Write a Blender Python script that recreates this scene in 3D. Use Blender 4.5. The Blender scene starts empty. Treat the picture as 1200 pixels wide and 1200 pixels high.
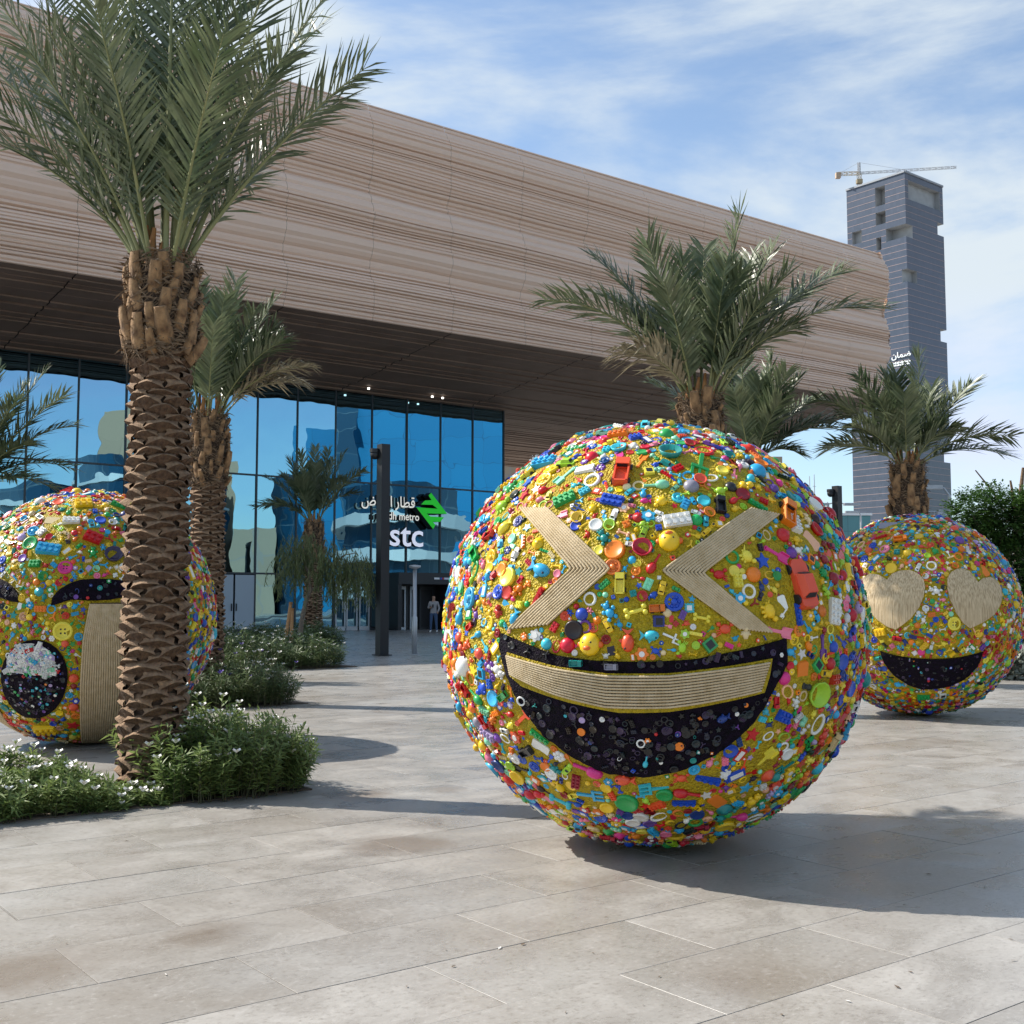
import bpy, bmesh, math, random
import numpy as np
from mathutils import Vector, Matrix, noise
from mathutils.geometry import delaunay_2d_cdt

random.seed(7)
RNG = np.random.default_rng(7)
SC = bpy.context.scene
COL = SC.collection

# ------------------------------------------------------------------ camera, sky, sun, exposure
F = 1370.0                      # focal length in pixels of the 1200 px photograph
CAMH = 1.4
PITCH = math.atan(106.0 / F)
cam_d = bpy.data.cameras.new('camera'); cam = bpy.data.objects.new('camera', cam_d); COL.objects.link(cam)
cam_d.sensor_width = 36.0; cam_d.lens = F / 1200.0 * 36.0
cam_d.clip_start = 0.05; cam_d.clip_end = 6000.0
cam.location = (0, 0, CAMH); cam.rotation_euler = (math.pi / 2 + PITCH, 0, 0)
SC.camera = cam

SUN_EL = math.radians(42.0)
SUN_AZ = (-math.cos(math.radians(16)), math.sin(math.radians(16)))     # horizontal direction towards the sun
SUN_ROT = math.atan2(SUN_AZ[0], SUN_AZ[1])
world = bpy.data.worlds.new('World'); SC.world = world; world.use_nodes = True
wn = world.node_tree.nodes; wl = world.node_tree.links
for n_ in list(wn): wn.remove(n_)
def N(nodes, typ, **kw):
    n = nodes.new(typ)
    for k, v in kw.items():
        if k in n.inputs: n.inputs[k].default_value = v
        else: setattr(n, k, v)
    return n
w_out = N(wn, 'ShaderNodeOutputWorld'); w_bg = N(wn, 'ShaderNodeBackground')
w_bg.inputs['Strength'].default_value = 0.135
w_sky = N(wn, 'ShaderNodeTexSky', sky_type='NISHITA', sun_disc=False, sun_elevation=SUN_EL, sun_rotation=SUN_ROT,
          altitude=600.0, air_density=1.0, dust_density=1.3, ozone_density=1.6)
w_tc = N(wn, 'ShaderNodeTexCoord')
w_sep = N(wn, 'ShaderNodeSeparateXYZ'); wl.new(w_tc.outputs['Generated'], w_sep.inputs[0])
w_z = N(wn, 'ShaderNodeMath', operation='MAXIMUM'); wl.new(w_sep.outputs['Z'], w_z.inputs[0]); w_z.inputs[1].default_value = 0.0
w_za = N(wn, 'ShaderNodeMath', operation='ADD'); wl.new(w_z.outputs[0], w_za.inputs[0]); w_za.inputs[1].default_value = 0.30
w_dx = N(wn, 'ShaderNodeMath', operation='DIVIDE'); wl.new(w_sep.outputs['X'], w_dx.inputs[0]); wl.new(w_za.outputs[0], w_dx.inputs[1])
w_dy = N(wn, 'ShaderNodeMath', operation='DIVIDE'); wl.new(w_sep.outputs['Y'], w_dy.inputs[0]); wl.new(w_za.outputs[0], w_dy.inputs[1])
w_cmb = N(wn, 'ShaderNodeCombineXYZ'); wl.new(w_dx.outputs[0], w_cmb.inputs[0]); wl.new(w_dy.outputs[0], w_cmb.inputs[1])
w_map = N(wn, 'ShaderNodeMapping'); wl.new(w_tc.outputs['Generated'], w_map.inputs['Vector'])
w_map.inputs['Rotation'].default_value = (0, math.radians(27), 0); w_map.inputs['Scale'].default_value = (1.5, 1.5, 6.0)
w_map.inputs['Location'].default_value = (7.3, 5.1, 0)
w_n1 = N(wn, 'ShaderNodeTexNoise'); wl.new(w_map.outputs[0], w_n1.inputs['Vector'])
w_n1.inputs['Scale'].default_value = 1.15; w_n1.inputs['Detail'].default_value = 10; w_n1.inputs['Roughness'].default_value = 0.58; w_n1.inputs['Distortion'].default_value = 0.35
w_n2 = N(wn, 'ShaderNodeTexNoise'); wl.new(w_tc.outputs['Generated'], w_n2.inputs['Vector'])
w_n2.inputs['Scale'].default_value = 2.2; w_n2.inputs['Detail'].default_value = 3
w_mul = N(wn, 'ShaderNodeMath', operation='MULTIPLY'); wl.new(w_n1.outputs['Fac'], w_mul.inputs[0]); wl.new(w_n2.outputs['Fac'], w_mul.inputs[1])
w_rmp = N(wn, 'ShaderNodeMapRange', interpolation_type='SMOOTHSTEP'); wl.new(w_mul.outputs[0], w_rmp.inputs['Value'])
w_rmp.inputs['From Min'].default_value = 0.215; w_rmp.inputs['From Max'].default_value = 0.335
w_rmp.inputs['To Min'].default_value = 0.10; w_rmp.inputs['To Max'].default_value = 0.92
w_mix = N(wn, 'ShaderNodeMixRGB', blend_type='LIGHTEN'); wl.new(w_rmp.outputs[0], w_mix.inputs['Fac']); wl.new(w_sky.outputs['Color'], w_mix.inputs['Color1'])
w_mix.inputs['Color2'].default_value = (4.15, 4.25, 4.4, 1)
w_tint = N(wn, 'ShaderNodeMixRGB', blend_type='MULTIPLY'); w_tint.inputs['Fac'].default_value = 1.0; w_tint.inputs['Color2'].default_value = (.93, 1.0, 1.02, 1); wl.new(w_mix.outputs[0], w_tint.inputs['Color1']); wl.new(w_tint.outputs[0], w_bg.inputs['Color']); wl.new(w_bg.outputs[0], w_out.inputs['Surface'])

sun_d = bpy.data.lights.new('sun', 'SUN'); sun = bpy.data.objects.new('sun', sun_d); COL.objects.link(sun)
sun_d.energy = 5.0; sun_d.angle = math.radians(0.5); sun_d.color = (1.0, 0.94, 0.85)
sun.rotation_euler = Vector((SUN_AZ[0] * math.cos(SUN_EL), SUN_AZ[1] * math.cos(SUN_EL), math.sin(SUN_EL))).to_track_quat('Z', 'Y').to_euler()
sun.location = (-30, 10, 40)
SC.view_settings.view_transform = 'Standard'; SC.view_settings.look = 'None'
SC.view_settings.exposure = 0.6; SC.view_settings.gamma = 1.0
try: SC.view_settings.use_curve_mapping = False
except Exception: pass
SC.render.engine = 'CYCLES'
SC.cycles.use_denoising = True
SC.cycles.max_bounces = 6; SC.cycles.diffuse_bounces = 3; SC.cycles.glossy_bounces = 4
SC.cycles.transparent_max_bounces = 8
SC.cycles.caustics_reflective = False; SC.cycles.caustics_refractive = False
SC.cycles.sample_clamp_indirect = 8.0

# ------------------------------------------------------------------ pixel geometry
CP, SP = math.cos(PITCH), math.sin(PITCH)
CAM = Vector((0, 0, CAMH))
def ray(px, py):
    x, y = (px - 600.0) / F, (600.0 - py) / F
    return Vector((x, CP - y * SP, SP + y * CP))
def ground(px, py, z=0.0):
    r = ray(px, py); t = (z - CAMH) / r.z
    return CAM + r * t
def at(px, py, Y):
    r = ray(px, py)
    return CAM + r * (Y / r.y)
def on_plane(px, py, P, n):
    r = ray(px, py)
    return CAM + r * ((P - CAM).dot(n) / r.dot(n))
def project(p):
    d = p - CAM
    zc = d.y * CP + d.z * SP
    yc = -d.y * SP + d.z * CP
    return 600 + F * d.x / zc, 600 - F * yc / zc
def project_np(P):
    d = P - np.array(CAM)
    zc = d[:, 1] * CP + d[:, 2] * SP
    yc = -d[:, 1] * SP + d[:, 2] * CP
    return np.stack([600 + F * d[:, 0] / zc, 600 - F * yc / zc], 1)

A_ = math.atan2(1800.0 * CP, F)
DIR = Vector((math.sin(A_), math.cos(A_), 0))          # direction along the station front, receding to the right
NRM = Vector((math.cos(A_), -math.sin(A_), 0))         # its outward normal, towards the plaza
UP = Vector((0, 0, 1))

# ------------------------------------------------------------------ mesh helpers
class MB:
    def __init__(s): s.v = []; s.f = []; s.m = []; s.sm = []
    def add(s, vs, fs, mat=0, smooth=False, M=None):
        o = len(s.v)
        if M is not None: vs = [M @ Vector(v) for v in vs]
        s.v.extend([tuple(v) for v in vs])
        for f in fs:
            s.f.append(tuple(i + o for i in f)); s.m.append(mat); s.sm.append(smooth)
        return s
    def box(s, c, d, mat=0, M=None, top=1.0):
        x, y, z = d[0] / 2, d[1] / 2, d[2] / 2
        vs = [(c[0] + a * x * (top if k > 0 else 1), c[1] + b * y * (top if k > 0 else 1), c[2] + k * z) for k in (-1, 1) for a, b in ((-1, -1), (1, -1), (1, 1), (-1, 1))]
        return s.add(vs, [(3, 2, 1, 0), (4, 5, 6, 7), (0, 1, 5, 4), (1, 2, 6, 5), (2, 3, 7, 6), (3, 0, 4, 7)], mat, False, M)
    def obox(s, P, ax, ay, az, mat=0):                 # box from a corner and three edge vectors
        P = Vector(P)
        vs = [P, P + ax, P + ax + ay, P + ay]; vs = vs + [v + az for v in vs]
        return s.add(vs, [(3, 2, 1, 0), (4, 5, 6, 7), (0, 1, 5, 4), (1, 2, 6, 5), (2, 3, 7, 6), (3, 0, 4, 7)], mat)
    def cyl(s, c, r, h, n=8, mat=0, r2=None, M=None, smooth=True):
        r2 = r if r2 is None else r2
        vs = []
        for z, rr in ((0, r), (h, r2)):
            for i in range(n):
                a = 2 * math.pi * i / n; vs.append((c[0] + rr * math.cos(a), c[1] + rr * math.sin(a), c[2] + z))
        s.add(vs, [(i, (i + 1) % n, n + (i + 1) % n, n + i) for i in range(n)], mat, smooth, M)
        s.add(vs[n:], [tuple(range(n))], mat, False, M)
        return s.add(vs[:n], [tuple(range(n))[::-1]], mat, False, M)
    def sph(s, c, r, nu=8, nv=5, mat=0, M=None):
        rx, ry, rz = r if hasattr(r, '__len__') else (r, r, r)
        vs = [(c[0], c[1], c[2] - rz)]
        for j in range(1, nv):
            t = -math.pi / 2 + math.pi * j / nv
            for i in range(nu):
                a = 2 * math.pi * i / nu
                vs.append((c[0] + rx * math.cos(t) * math.cos(a), c[1] + ry * math.cos(t) * math.sin(a), c[2] + rz * math.sin(t)))
        vs.append((c[0], c[1], c[2] + rz))
        fs = [(0, 1 + (i + 1) % nu, 1 + i) for i in range(nu)]
        for j in range(nv - 2):
            for i in range(nu):
                a, b = 1 + j * nu + i, 1 + j * nu + (i + 1) % nu
                fs.append((a, b, b + nu, a + nu))
        L = len(vs) - 1; b0 = 1 + (nv - 2) * nu
        fs += [(b0 + i, b0 + (i + 1) % nu, L) for i in range(nu)]
        return s.add(vs, fs, mat, True, M)
    def torus(s, c, R, r, n=12, m=6, mat=0, M=None, sy=1.0, sz=1.0):
        vs = []; fs = []
        for i in range(n):
            a = 2 * math.pi * i / n
            for j in range(m):
                b = 2 * math.pi * j / m; q = R + r * math.cos(b)
                vs.append((c[0] + q * math.cos(a), c[1] + sy * q * math.sin(a), c[2] + sz * r * math.sin(b)))
        for i in range(n):
            for j in range(m):
                fs.append((i * m + j, ((i + 1) % n) * m + j, ((i + 1) % n) * m + (j + 1) % m, i * m + (j + 1) % m))
        return s.add(vs, fs, mat, True, M)
    def prism(s, pts, z0, z1, mat=0, M=None, inset=1.0):
        n = len(pts); cx = sum(p[0] for p in pts) / n; cy = sum(p[1] for p in pts) / n
        vs = [(p[0], p[1], z0) for p in pts] + [(cx + (p[0] - cx) * inset, cy + (p[1] - cy) * inset, z1) for p in pts]
        return s.add(vs, [tuple(range(n))[::-1], tuple(range(n, 2 * n))] + [(i, (i + 1) % n, n + (i + 1) % n, n + i) for i in range(n)], mat, False, M)
    def tube(s, pts, rad, n=6, mat=0, caps=True, smooth=True):
        pts = [Vector(p) for p in pts]; rads = rad if hasattr(rad, '__len__') else [rad] * len(pts)
        vs = []; ref = None
        for k, p in enumerate(pts):
            t = (pts[min(k + 1, len(pts) - 1)] - pts[max(k - 1, 0)]).normalized()
            if ref is None:
                ref = t.orthogonal().normalized()
            ref = (ref - t * ref.dot(t)).normalized(); b = t.cross(ref)
            for i in range(n):
                a = 2 * math.pi * i / n
                vs.append(p + (ref * math.cos(a) + b * math.sin(a)) * rads[k])
        fs = [(k * n + i, k * n + (i + 1) % n, (k + 1) * n + (i + 1) % n, (k + 1) * n + i) for k in range(len(pts) - 1) for i in range(n)]
        s.add(vs, fs, mat, smooth)
        if caps:
            s.add(vs[:n], [tuple(range(n))[::-1]], mat); s.add(vs[-n:], [tuple(range(n))], mat)
        return s
    def lathe(s, prof, n=12, mat=0, c=(0, 0, 0), smooth=True, M=None):
        vs = []; fs = []
        for (r, z) in prof:
            for i in range(n):
                a = 2 * math.pi * i / n; vs.append((c[0] + r * math.cos(a), c[1] + r * math.sin(a), c[2] + z))
        for k in range(len(prof) - 1):
            for i in range(n):
                fs.append((k * n + i, k * n + (i + 1) % n, (k + 1) * n + (i + 1) % n, (k + 1) * n + i))
        fs.append(tuple(range(n))[::-1]); fs.append(tuple((len(prof) - 1) * n + i for i in range(n)))
        return s.add(vs, fs, mat, smooth, M)
    def mesh(s, name, mats):
        me = bpy.data.meshes.new(name); me.from_pydata(s.v, [], s.f)
        for m in mats: me.materials.append(m)
        if any(s.m): me.polygons.foreach_set('material_index', s.m)
        if any(s.sm): me.polygons.foreach_set('use_smooth', s.sm)
        me.update(); return me
    def build(s, name, mats, parent=None, loc=None):
        if not isinstance(mats, (list, tuple)): mats = [mats]
        return obj(name, s.mesh(name, mats), parent, loc)

def obj(name, me, parent=None, loc=None):
    o = bpy.data.objects.new(name, me); COL.objects.link(o)
    if loc is not None: o.location = loc
    if parent is not None:
        o.parent = parent
    return o
def wchild(o, parent):            # parent an object whose mesh is in world space under an Empty that only has a location
    o.parent = parent; o.matrix_parent_inverse = Matrix.Translation(-Vector(parent.location)); return o
def tag(o, label=None, cat=None, group=None, kind=None):
    if label: o['label'] = label
    if cat: o['category'] = cat
    if group: o['group'] = group
    if kind: o['kind'] = kind
    return o
def empty(name, loc, label, cat, group=None):
    o = bpy.data.objects.new(name, None); COL.objects.link(o); o.location = loc; o.empty_display_size = 0.2
    return tag(o, label, cat, group)
def recalc(me):
    bm = bmesh.new(); bm.from_mesh(me); bmesh.ops.recalc_face_normals(bm, faces=bm.faces); bm.to_mesh(me); bm.free()

# ------------------------------------------------------------------ materials
def mat(name, col=(.5, .5, .5), rough=.6, spec=.5, metal=0.0, var=0.0, vscale=8.0, bump=0.0, bscale=40.0, coord='Object', col2=None, detail=5.0):
    m = bpy.data.materials.new(name); m.use_nodes = True
    nt = m.node_tree; b = nt.nodes['Principled BSDF']
    b.inputs['Base Color'].default_value = (*col, 1); b.inputs['Roughness'].default_value = rough
    b.inputs['Specular IOR Level'].default_value = spec; b.inputs['Metallic'].default_value = metal
    if var or bump or col2:
        tc = nt.nodes.new('ShaderNodeTexCoord')
        src = tc.outputs['Object']
        if coord == 'World':
            g = nt.nodes.new('ShaderNodeNewGeometry'); src = g.outputs['Position']
        if var or col2:
            n = nt.nodes.new('ShaderNodeTexNoise'); nt.links.new(src, n.inputs['Vector'])
            n.inputs['Scale'].default_value = vscale; n.inputs['Detail'].default_value = detail
            r = nt.nodes.new('ShaderNodeMapRange'); r.inputs['From Min'].default_value = .3; r.inputs['From Max'].default_value = .7
            nt.links.new(n.outputs['Fac'], r.inputs['Value'])
            mx = nt.nodes.new('ShaderNodeMixRGB'); nt.links.new(r.outputs[0], mx.inputs['Fac'])
            c2 = col2 if col2 else tuple(min(1, c * (1 + var)) for c in col)
            c1 = col if col2 else tuple(c * (1 - var) for c in col)
            mx.inputs['Color1'].default_value = (*c1, 1); mx.inputs['Color2'].default_value = (*c2, 1)
            nt.links.new(mx.outputs[0], b.inputs['Base Color'])
        if bump:
            n2 = nt.nodes.new('ShaderNodeTexNoise'); nt.links.new(src, n2.inputs['Vector'])
            n2.inputs['Scale'].default_value = bscale; n2.inputs['Detail'].default_value = 4
            bp = nt.nodes.new('ShaderNodeBump'); bp.inputs['Strength'].default_value = bump; bp.inputs['Distance'].default_value = .02
            nt.links.new(n2.outputs['Fac'], bp.inputs['Height']); nt.links.new(bp.outputs[0], b.inputs['Normal'])
    return m
def nodes_of(m): return m.node_tree.nodes, m.node_tree.links, m.node_tree.nodes['Principled BSDF']

MT = {}
MT['black_metal'] = mat('black_metal', (.012, .013, .015), .45)
MT['dark_frame'] = mat('dark_frame', (.05, .055, .06), .4, metal=.6)
MT['grey_metal'] = mat('grey_metal', (.42, .44, .46), .4, metal=.5, var=.1, vscale=3)
MT['white'] = mat('white_paint', (.78, .78, .76), .5)
MT['trunk'] = mat('palm_trunk', (.05, .03, .018), .95, var=.5, vscale=30, bump=.8, bscale=60)
MT['scale'] = mat('leaf_base_brown', (.06, .032, .018), .9, col2=(.15, .088, .05), vscale=22, bump=.9, bscale=70)
MT['cut'] = mat('leaf_base_cut', (.13, .072, .039), .9, col2=(.31, .20, .115), vscale=18, bump=.6, bscale=80)
MT['stub'] = mat('stub_tan', (.08, .04, .018), .9, col2=(.32, .19, .09), vscale=16, bump=.5, bscale=50)
MT['orange_stub'] = mat('stub_orange', (.24, .095, .03), .85, col2=(.40, .20, .07), vscale=10)
MT['fibre'] = mat('trunk_fibre', (.09, .055, .03), .95, col2=(.22, .15, .09), vscale=25)
def leafmat(name, c1, c2, rough=.45, trans=.25, spec=.4):
    m = mat(name, c1, rough, spec, col2=c2, vscale=3.0, detail=2)
    ns, ls, b = nodes_of(m)
    out = [n for n in ns if n.type == 'OUTPUT_MATERIAL'][0]
    tr = ns.new('ShaderNodeBsdfTranslucent'); mx = ns.new('ShaderNodeMixShader'); mx.inputs[0].default_value = trans
    src = b.inputs['Base Color'].links[0].from_socket
    ls.new(src, tr.inputs['Color']); ls.new(b.outputs[0], mx.inputs[1]); ls.new(tr.outputs[0], mx.inputs[2]); ls.new(mx.outputs[0], out.inputs['Surface'])
    return m
MT['frond'] = leafmat('frond_green', (.054, .085, .038), (.16, .185, .10), .38, .22, .45)
MT['frond_dry'] = leafmat('frond_dry', (.20, .165, .095), (.33, .29, .20), .6, .2, .3)
MT['rachis'] = mat('frond_rib', (.15, .17, .065), .5, col2=(.24, .24, .10), vscale=4)
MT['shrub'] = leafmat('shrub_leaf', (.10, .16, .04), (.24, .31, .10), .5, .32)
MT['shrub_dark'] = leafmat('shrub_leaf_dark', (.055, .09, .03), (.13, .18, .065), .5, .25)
MT['weeping'] = leafmat('weeping_leaf', (.07, .10, .03), (.16, .19, .07), .5, .25)
MT['tree'] = leafmat('broad_leaf', (.028, .07, .016), (.075, .15, .03), .5, .25)
MT['silver'] = leafmat('silver_leaf', (.16, .18, .14), (.30, .32, .27), .6, .2)
MT['petal'] = mat('white_petal', (.80, .78, .74), .6)
MT['petal_purple'] = mat('purple_petal', (.15, .10, .42), .6)
MT['stem'] = mat('stem', (.10, .10, .045), .7)
MT['bark'] = mat('bark', (.20, .16, .12), .9, var=.3, vscale=20, bump=.6)
MT['stake'] = mat('stake_wood', (.42, .22, .09), .7, var=.2, vscale=20)
MT['soil'] = mat('soil', (.10, .075, .055), .95, var=.3, vscale=12, bump=.8, bscale=50)
# ------------------------------------------------------------------ ground and paving slabs
def SLABOFF(ns, ls, rnd, mp2):      # every slab is cut from another piece of the stone
    v = ns.new('ShaderNodeVectorMath'); v.operation = 'SCALE'; v.inputs[0].default_value = (37.0, 61.0, 13.0); ls.new(rnd, v.inputs['Scale']); ls.new(v.outputs[0], mp2.inputs['Location'])
def stone_material(name, bricks):
    m = bpy.data.materials.new(name); m.use_nodes = True
    ns, ls, b = nodes_of(m)
    g = ns.new('ShaderNodeNewGeometry'); mp = ns.new('ShaderNodeMapping'); ls.new(g.outputs['Position'], mp.inputs['Vector'])
    mp.inputs['Rotation'].default_value = (0, 0, -math.atan2(DIR.y, DIR.x)); mp.inputs['Location'].default_value = (-S_OFF, R_OFF, 0)
    # per-slab tone
    if bricks:
        br = ns.new('ShaderNodeTexBrick'); ls.new(mp.outputs[0], br.inputs['Vector'])
        br.offset = .5; br.inputs['Scale'].default_value = 1.0; br.inputs['Brick Width'].default_value = SLAB_L; br.inputs['Row Height'].default_value = SLAB_W
        br.inputs['Mortar Size'].default_value = .0025; br.inputs['Mortar Smooth'].default_value = .2; br.inputs['Bias'].default_value = 0
        br.inputs['Color1'].default_value = (0, 0, 0, 1); br.inputs['Color2'].default_value = (1, 1, 1, 1); br.inputs['Mortar'].default_value = (.5, .5, .5, 1)
        rnd = br.outputs['Color']
    else:
        oi = ns.new('ShaderNodeObjectInfo'); rnd = oi.outputs['Random']
    mp2 = ns.new('ShaderNodeMapping'); ls.new(mp.outputs[0], mp2.inputs['Vector']); mp2.inputs['Scale'].default_value = (1.0, 1.35, 1); SLABOFF(ns, ls, rnd, mp2)
    n1 = N(ns, 'ShaderNodeTexNoise', Scale=1.9, Detail=9.0, Roughness=.68, Distortion=.5); ls.new(mp2.outputs[0], n1.inputs['Vector'])
    n2 = N(ns, 'ShaderNodeTexNoise', Scale=.42, Detail=4.0, Roughness=.55); ls.new(g.outputs['Position'], n2.inputs['Vector'])
    n3 = N(ns, 'ShaderNodeTexNoise', Scale=38.0, Detail=6.0, Roughness=.7); ls.new(mp2.outputs[0], n3.inputs['Vector'])
    n4 = N(ns, 'ShaderNodeTexNoise', Scale=.9, Detail=7.0, Roughness=.62, Distortion=.4); ls.new(g.outputs['Position'], n4.inputs['Vector'])
    def ramp(src, a, b_, lo=0.0, hi=1.0):
        r = ns.new('ShaderNodeMapRange'); r.inputs['From Min'].default_value = a; r.inputs['From Max'].default_value = b_
        r.inputs['To Min'].default_value = lo; r.inputs['To Max'].default_value = hi; ls.new(src, r.inputs['Value']); return r.outputs[0]
    def mixc(f, c1, c2, bt='MIX'):
        x = ns.new('ShaderNodeMixRGB'); x.blend_type = bt
        if hasattr(f, 'is_linked'): ls.new(f, x.inputs['Fac'])
        else: x.inputs['Fac'].default_value = f
        for k, c in (('Color1', c1), ('Color2', c2)):
            if isinstance(c, tuple): x.inputs[k].default_value = (*c, 1)
            else: ls.new(c, x.inputs[k])
        return x.outputs[0]
    base = mixc(ramp(n1.outputs['Fac'], .36, .64), (.26, .24, .215), (.38, .36, .33))
    base = mixc(ramp(rnd, 0, 1, 0, .95), base, mixc(ramp(n2.outputs['Fac'], .38, .62), (.24, .215, .185), (.35, .345, .33)))
    base = mixc(ramp(n3.outputs['Fac'], .53, .66, 0, .5), base, (.15, .13, .11))          # fine pits and flecks
    base = mixc(ramp(n3.outputs['Fac'], .43, .33, 0, .45), base, (.46, .44, .41))
    base = mixc(ramp(n4.outputs['Fac'], .58, .70, 0, .42), base, (.16, .125, .095))         # brown water stains
    # scratches / salt lines
    wv = N(ns, 'ShaderNodeTexNoise', Scale=1.7, Detail=3.0, Distortion=2.5); ls.new(mp.outputs[0], wv.inputs['Vector'])
    a = ns.new('ShaderNodeMath'); a.operation = 'SUBTRACT'; ls.new(wv.outputs['Fac'], a.inputs[0]); a.inputs[1].default_value = .5
    a2 = ns.new('ShaderNodeMath'); a2.operation = 'ABSOLUTE'; ls.new(a.outputs[0], a2.inputs[0])
    base = mixc(ramp(a2.outputs[0], .006, .0, 0, .28), base, (.46, .44, .42))
    # puddle stains left to dry on the slabs
    for spx, spy, sr, sk in ((248, 1092, .30, .75), (478, 990, .42, .65), (50, 1135, .42, .6), (425, 932, .45, .7), (700, 1035, .40, .4), (880, 1150, .35, .3), (520, 925, .35, .5)):
        sp = ground(spx, spy)
        vd = ns.new('ShaderNodeVectorMath'); vd.operation = 'DISTANCE'; ls.new(g.outputs['Position'], vd.inputs[0]); vd.inputs[1].default_value = (sp.x, sp.y, 0)
        ad = ns.new('ShaderNodeMath'); ad.operation = 'MULTIPLY_ADD'; ls.new(n4.outputs['Fac'], ad.inputs[0]); ad.inputs[1].default_value = -sr * 2.6; ls.new(vd.outputs['Value'], ad.inputs[2])
        base = mixc(ramp(ad.outputs[0], -sr * .45, -sr * 1.0, 0, sk), base, (.165, .13, .10))
    if bricks:
        base = mixc(br.outputs['Fac'], base, (.16, .14, .12))
    ls.new(base, b.inputs['Base Color'])
    rg = ramp(n1.outputs['Fac'], .3, .7, .20, .42); ls.new(rg, b.inputs['Roughness'])
    b.inputs['Specular IOR Level'].default_value = .5
    bp = ns.new('ShaderNodeBump'); bp.inputs['Strength'].default_value = .12; bp.inputs['Distance'].default_value = .004
    ls.new(n3.outputs['Fac'], bp.inputs['Height']); ls.new(bp.outputs[0], b.inputs['Normal'])
    return m
def rs(p): return p.dot(NRM), p.dot(DIR)
r_a = rs(ground(0, 1175))[0]; r_b = rs(ground(640, 1050))[0]; r_c = rs(ground(400, 1152.5))[0]
SLAB_W = abs((r_a + r_b) / 2 - r_c)
R_OFF = (r_a + r_b) / 2
s_a = rs(ground(277, 1123))[1]; s_b = rs(ground(553, 1078))[1]
SLAB_L = s_b - s_a; S_OFF = s_a
MT['stone'] = stone_material('limestone_slab', False)
MT['paving_far'] = stone_material('limestone_paving', True)
MT['joint'] = mat('joint', (.13, .115, .098), .95)
gm = MB()
gm.add([(-3000, -400, -.008), (3000, -400, -.008), (3000, 5000, -.008), (-3000, 5000, -.008)], [(0, 1, 2, 3)])
o = gm.build('ground', MT['paving_far']); tag(o, kind='structure')
cand = []
for i in range(-60, 10):
    for j in range(-30, 40):
        r = R_OFF + i * SLAB_W; s = S_OFF + (j + (.5 if i % 2 else 0)) * SLAB_L
        c = NRM * (r + SLAB_W / 2) + DIR * (s + SLAB_L / 2)
        if c.y < 2.4: continue
        x, y = project(c)
        if -120 < x < 1320 and y < 1330 and c.y < 24: cand.append((c.y, c))
cand.sort(key=lambda t: t[0])
gap = .0018
sl = MB(); hx, hy = SLAB_L / 2 - gap, SLAB_W / 2 - gap; bv = .0006
vs = []
for z, k in ((-.03, 0), (-bv, 0), (0, bv)):
    vs += [(-hx + k, -hy + k, z), (hx - k, -hy + k, z), (hx - k, hy - k, z), (-hx + k, hy - k, z)]
fs = [(8, 9, 10, 11)]
for k in (0, 4):
    fs += [(k + i, k + (i + 1) % 4, k + 4 + (i + 1) % 4, k + 4 + i) for i in range(4)]
sl.add(vs, fs); slab_me = sl.mesh('paving_slab', [MT['stone']])
pav = MB()          # joint bed under the laid slabs
cc = [c for _, c in cand[:300]]
paving = bpy.data.objects.new('paving', None); COL.objects.link(paving); tag(paving, kind='structure')
bed = MB()
for c in cc:
    p0 = c - DIR * SLAB_L / 2 - NRM * SLAB_W / 2
    bed.add([p0 + UP * -.002, p0 + DIR * SLAB_L + UP * -.002, p0 + DIR * SLAB_L + NRM * SLAB_W + UP * -.002, p0 + NRM * SLAB_W + UP * -.002], [(3, 2, 1, 0)])
bed.build('joint_bed', MT['joint'], paving)
rot = math.atan2(DIR.y, DIR.x)
for c in cc:
    o = obj('paving_slab', slab_me, paving); o.location = (c.x, c.y, random.uniform(-.0012, .0008)); o.rotation_euler = (random.uniform(-.0006, .0006), random.uniform(-.0006, .0006), rot + (math.pi if random.random() < .5 else 0))

# ------------------------------------------------------------------ metro station building
G0 = at(500, 737, 62.0); G0.z = 0
FP = G0 + NRM * 9.8
def fs_(px, py): p = on_plane(px, py, FP, NRM); return (p - FP).dot(DIR), p.z
def gs_(px, py): p = on_plane(px, py, G0, NRM); return (p - G0).dot(DIR), p.z
s1, zb1 = fs_(60, 317); s2, zb2 = fs_(987, 466); s3, zt1 = fs_(400, 106); s4, zt2 = fs_(1028, 294)
ZB = lambda s: zb1 + (zb2 - zb1) * (s - s1) / (s2 - s1)
ZT = lambda s: zt1 + (zt2 - zt1) * (s - s3) / (s4 - s3)
S_END = fs_(1040, 430)[0]
S_BEG = S_END - 4.05 * 20

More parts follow.
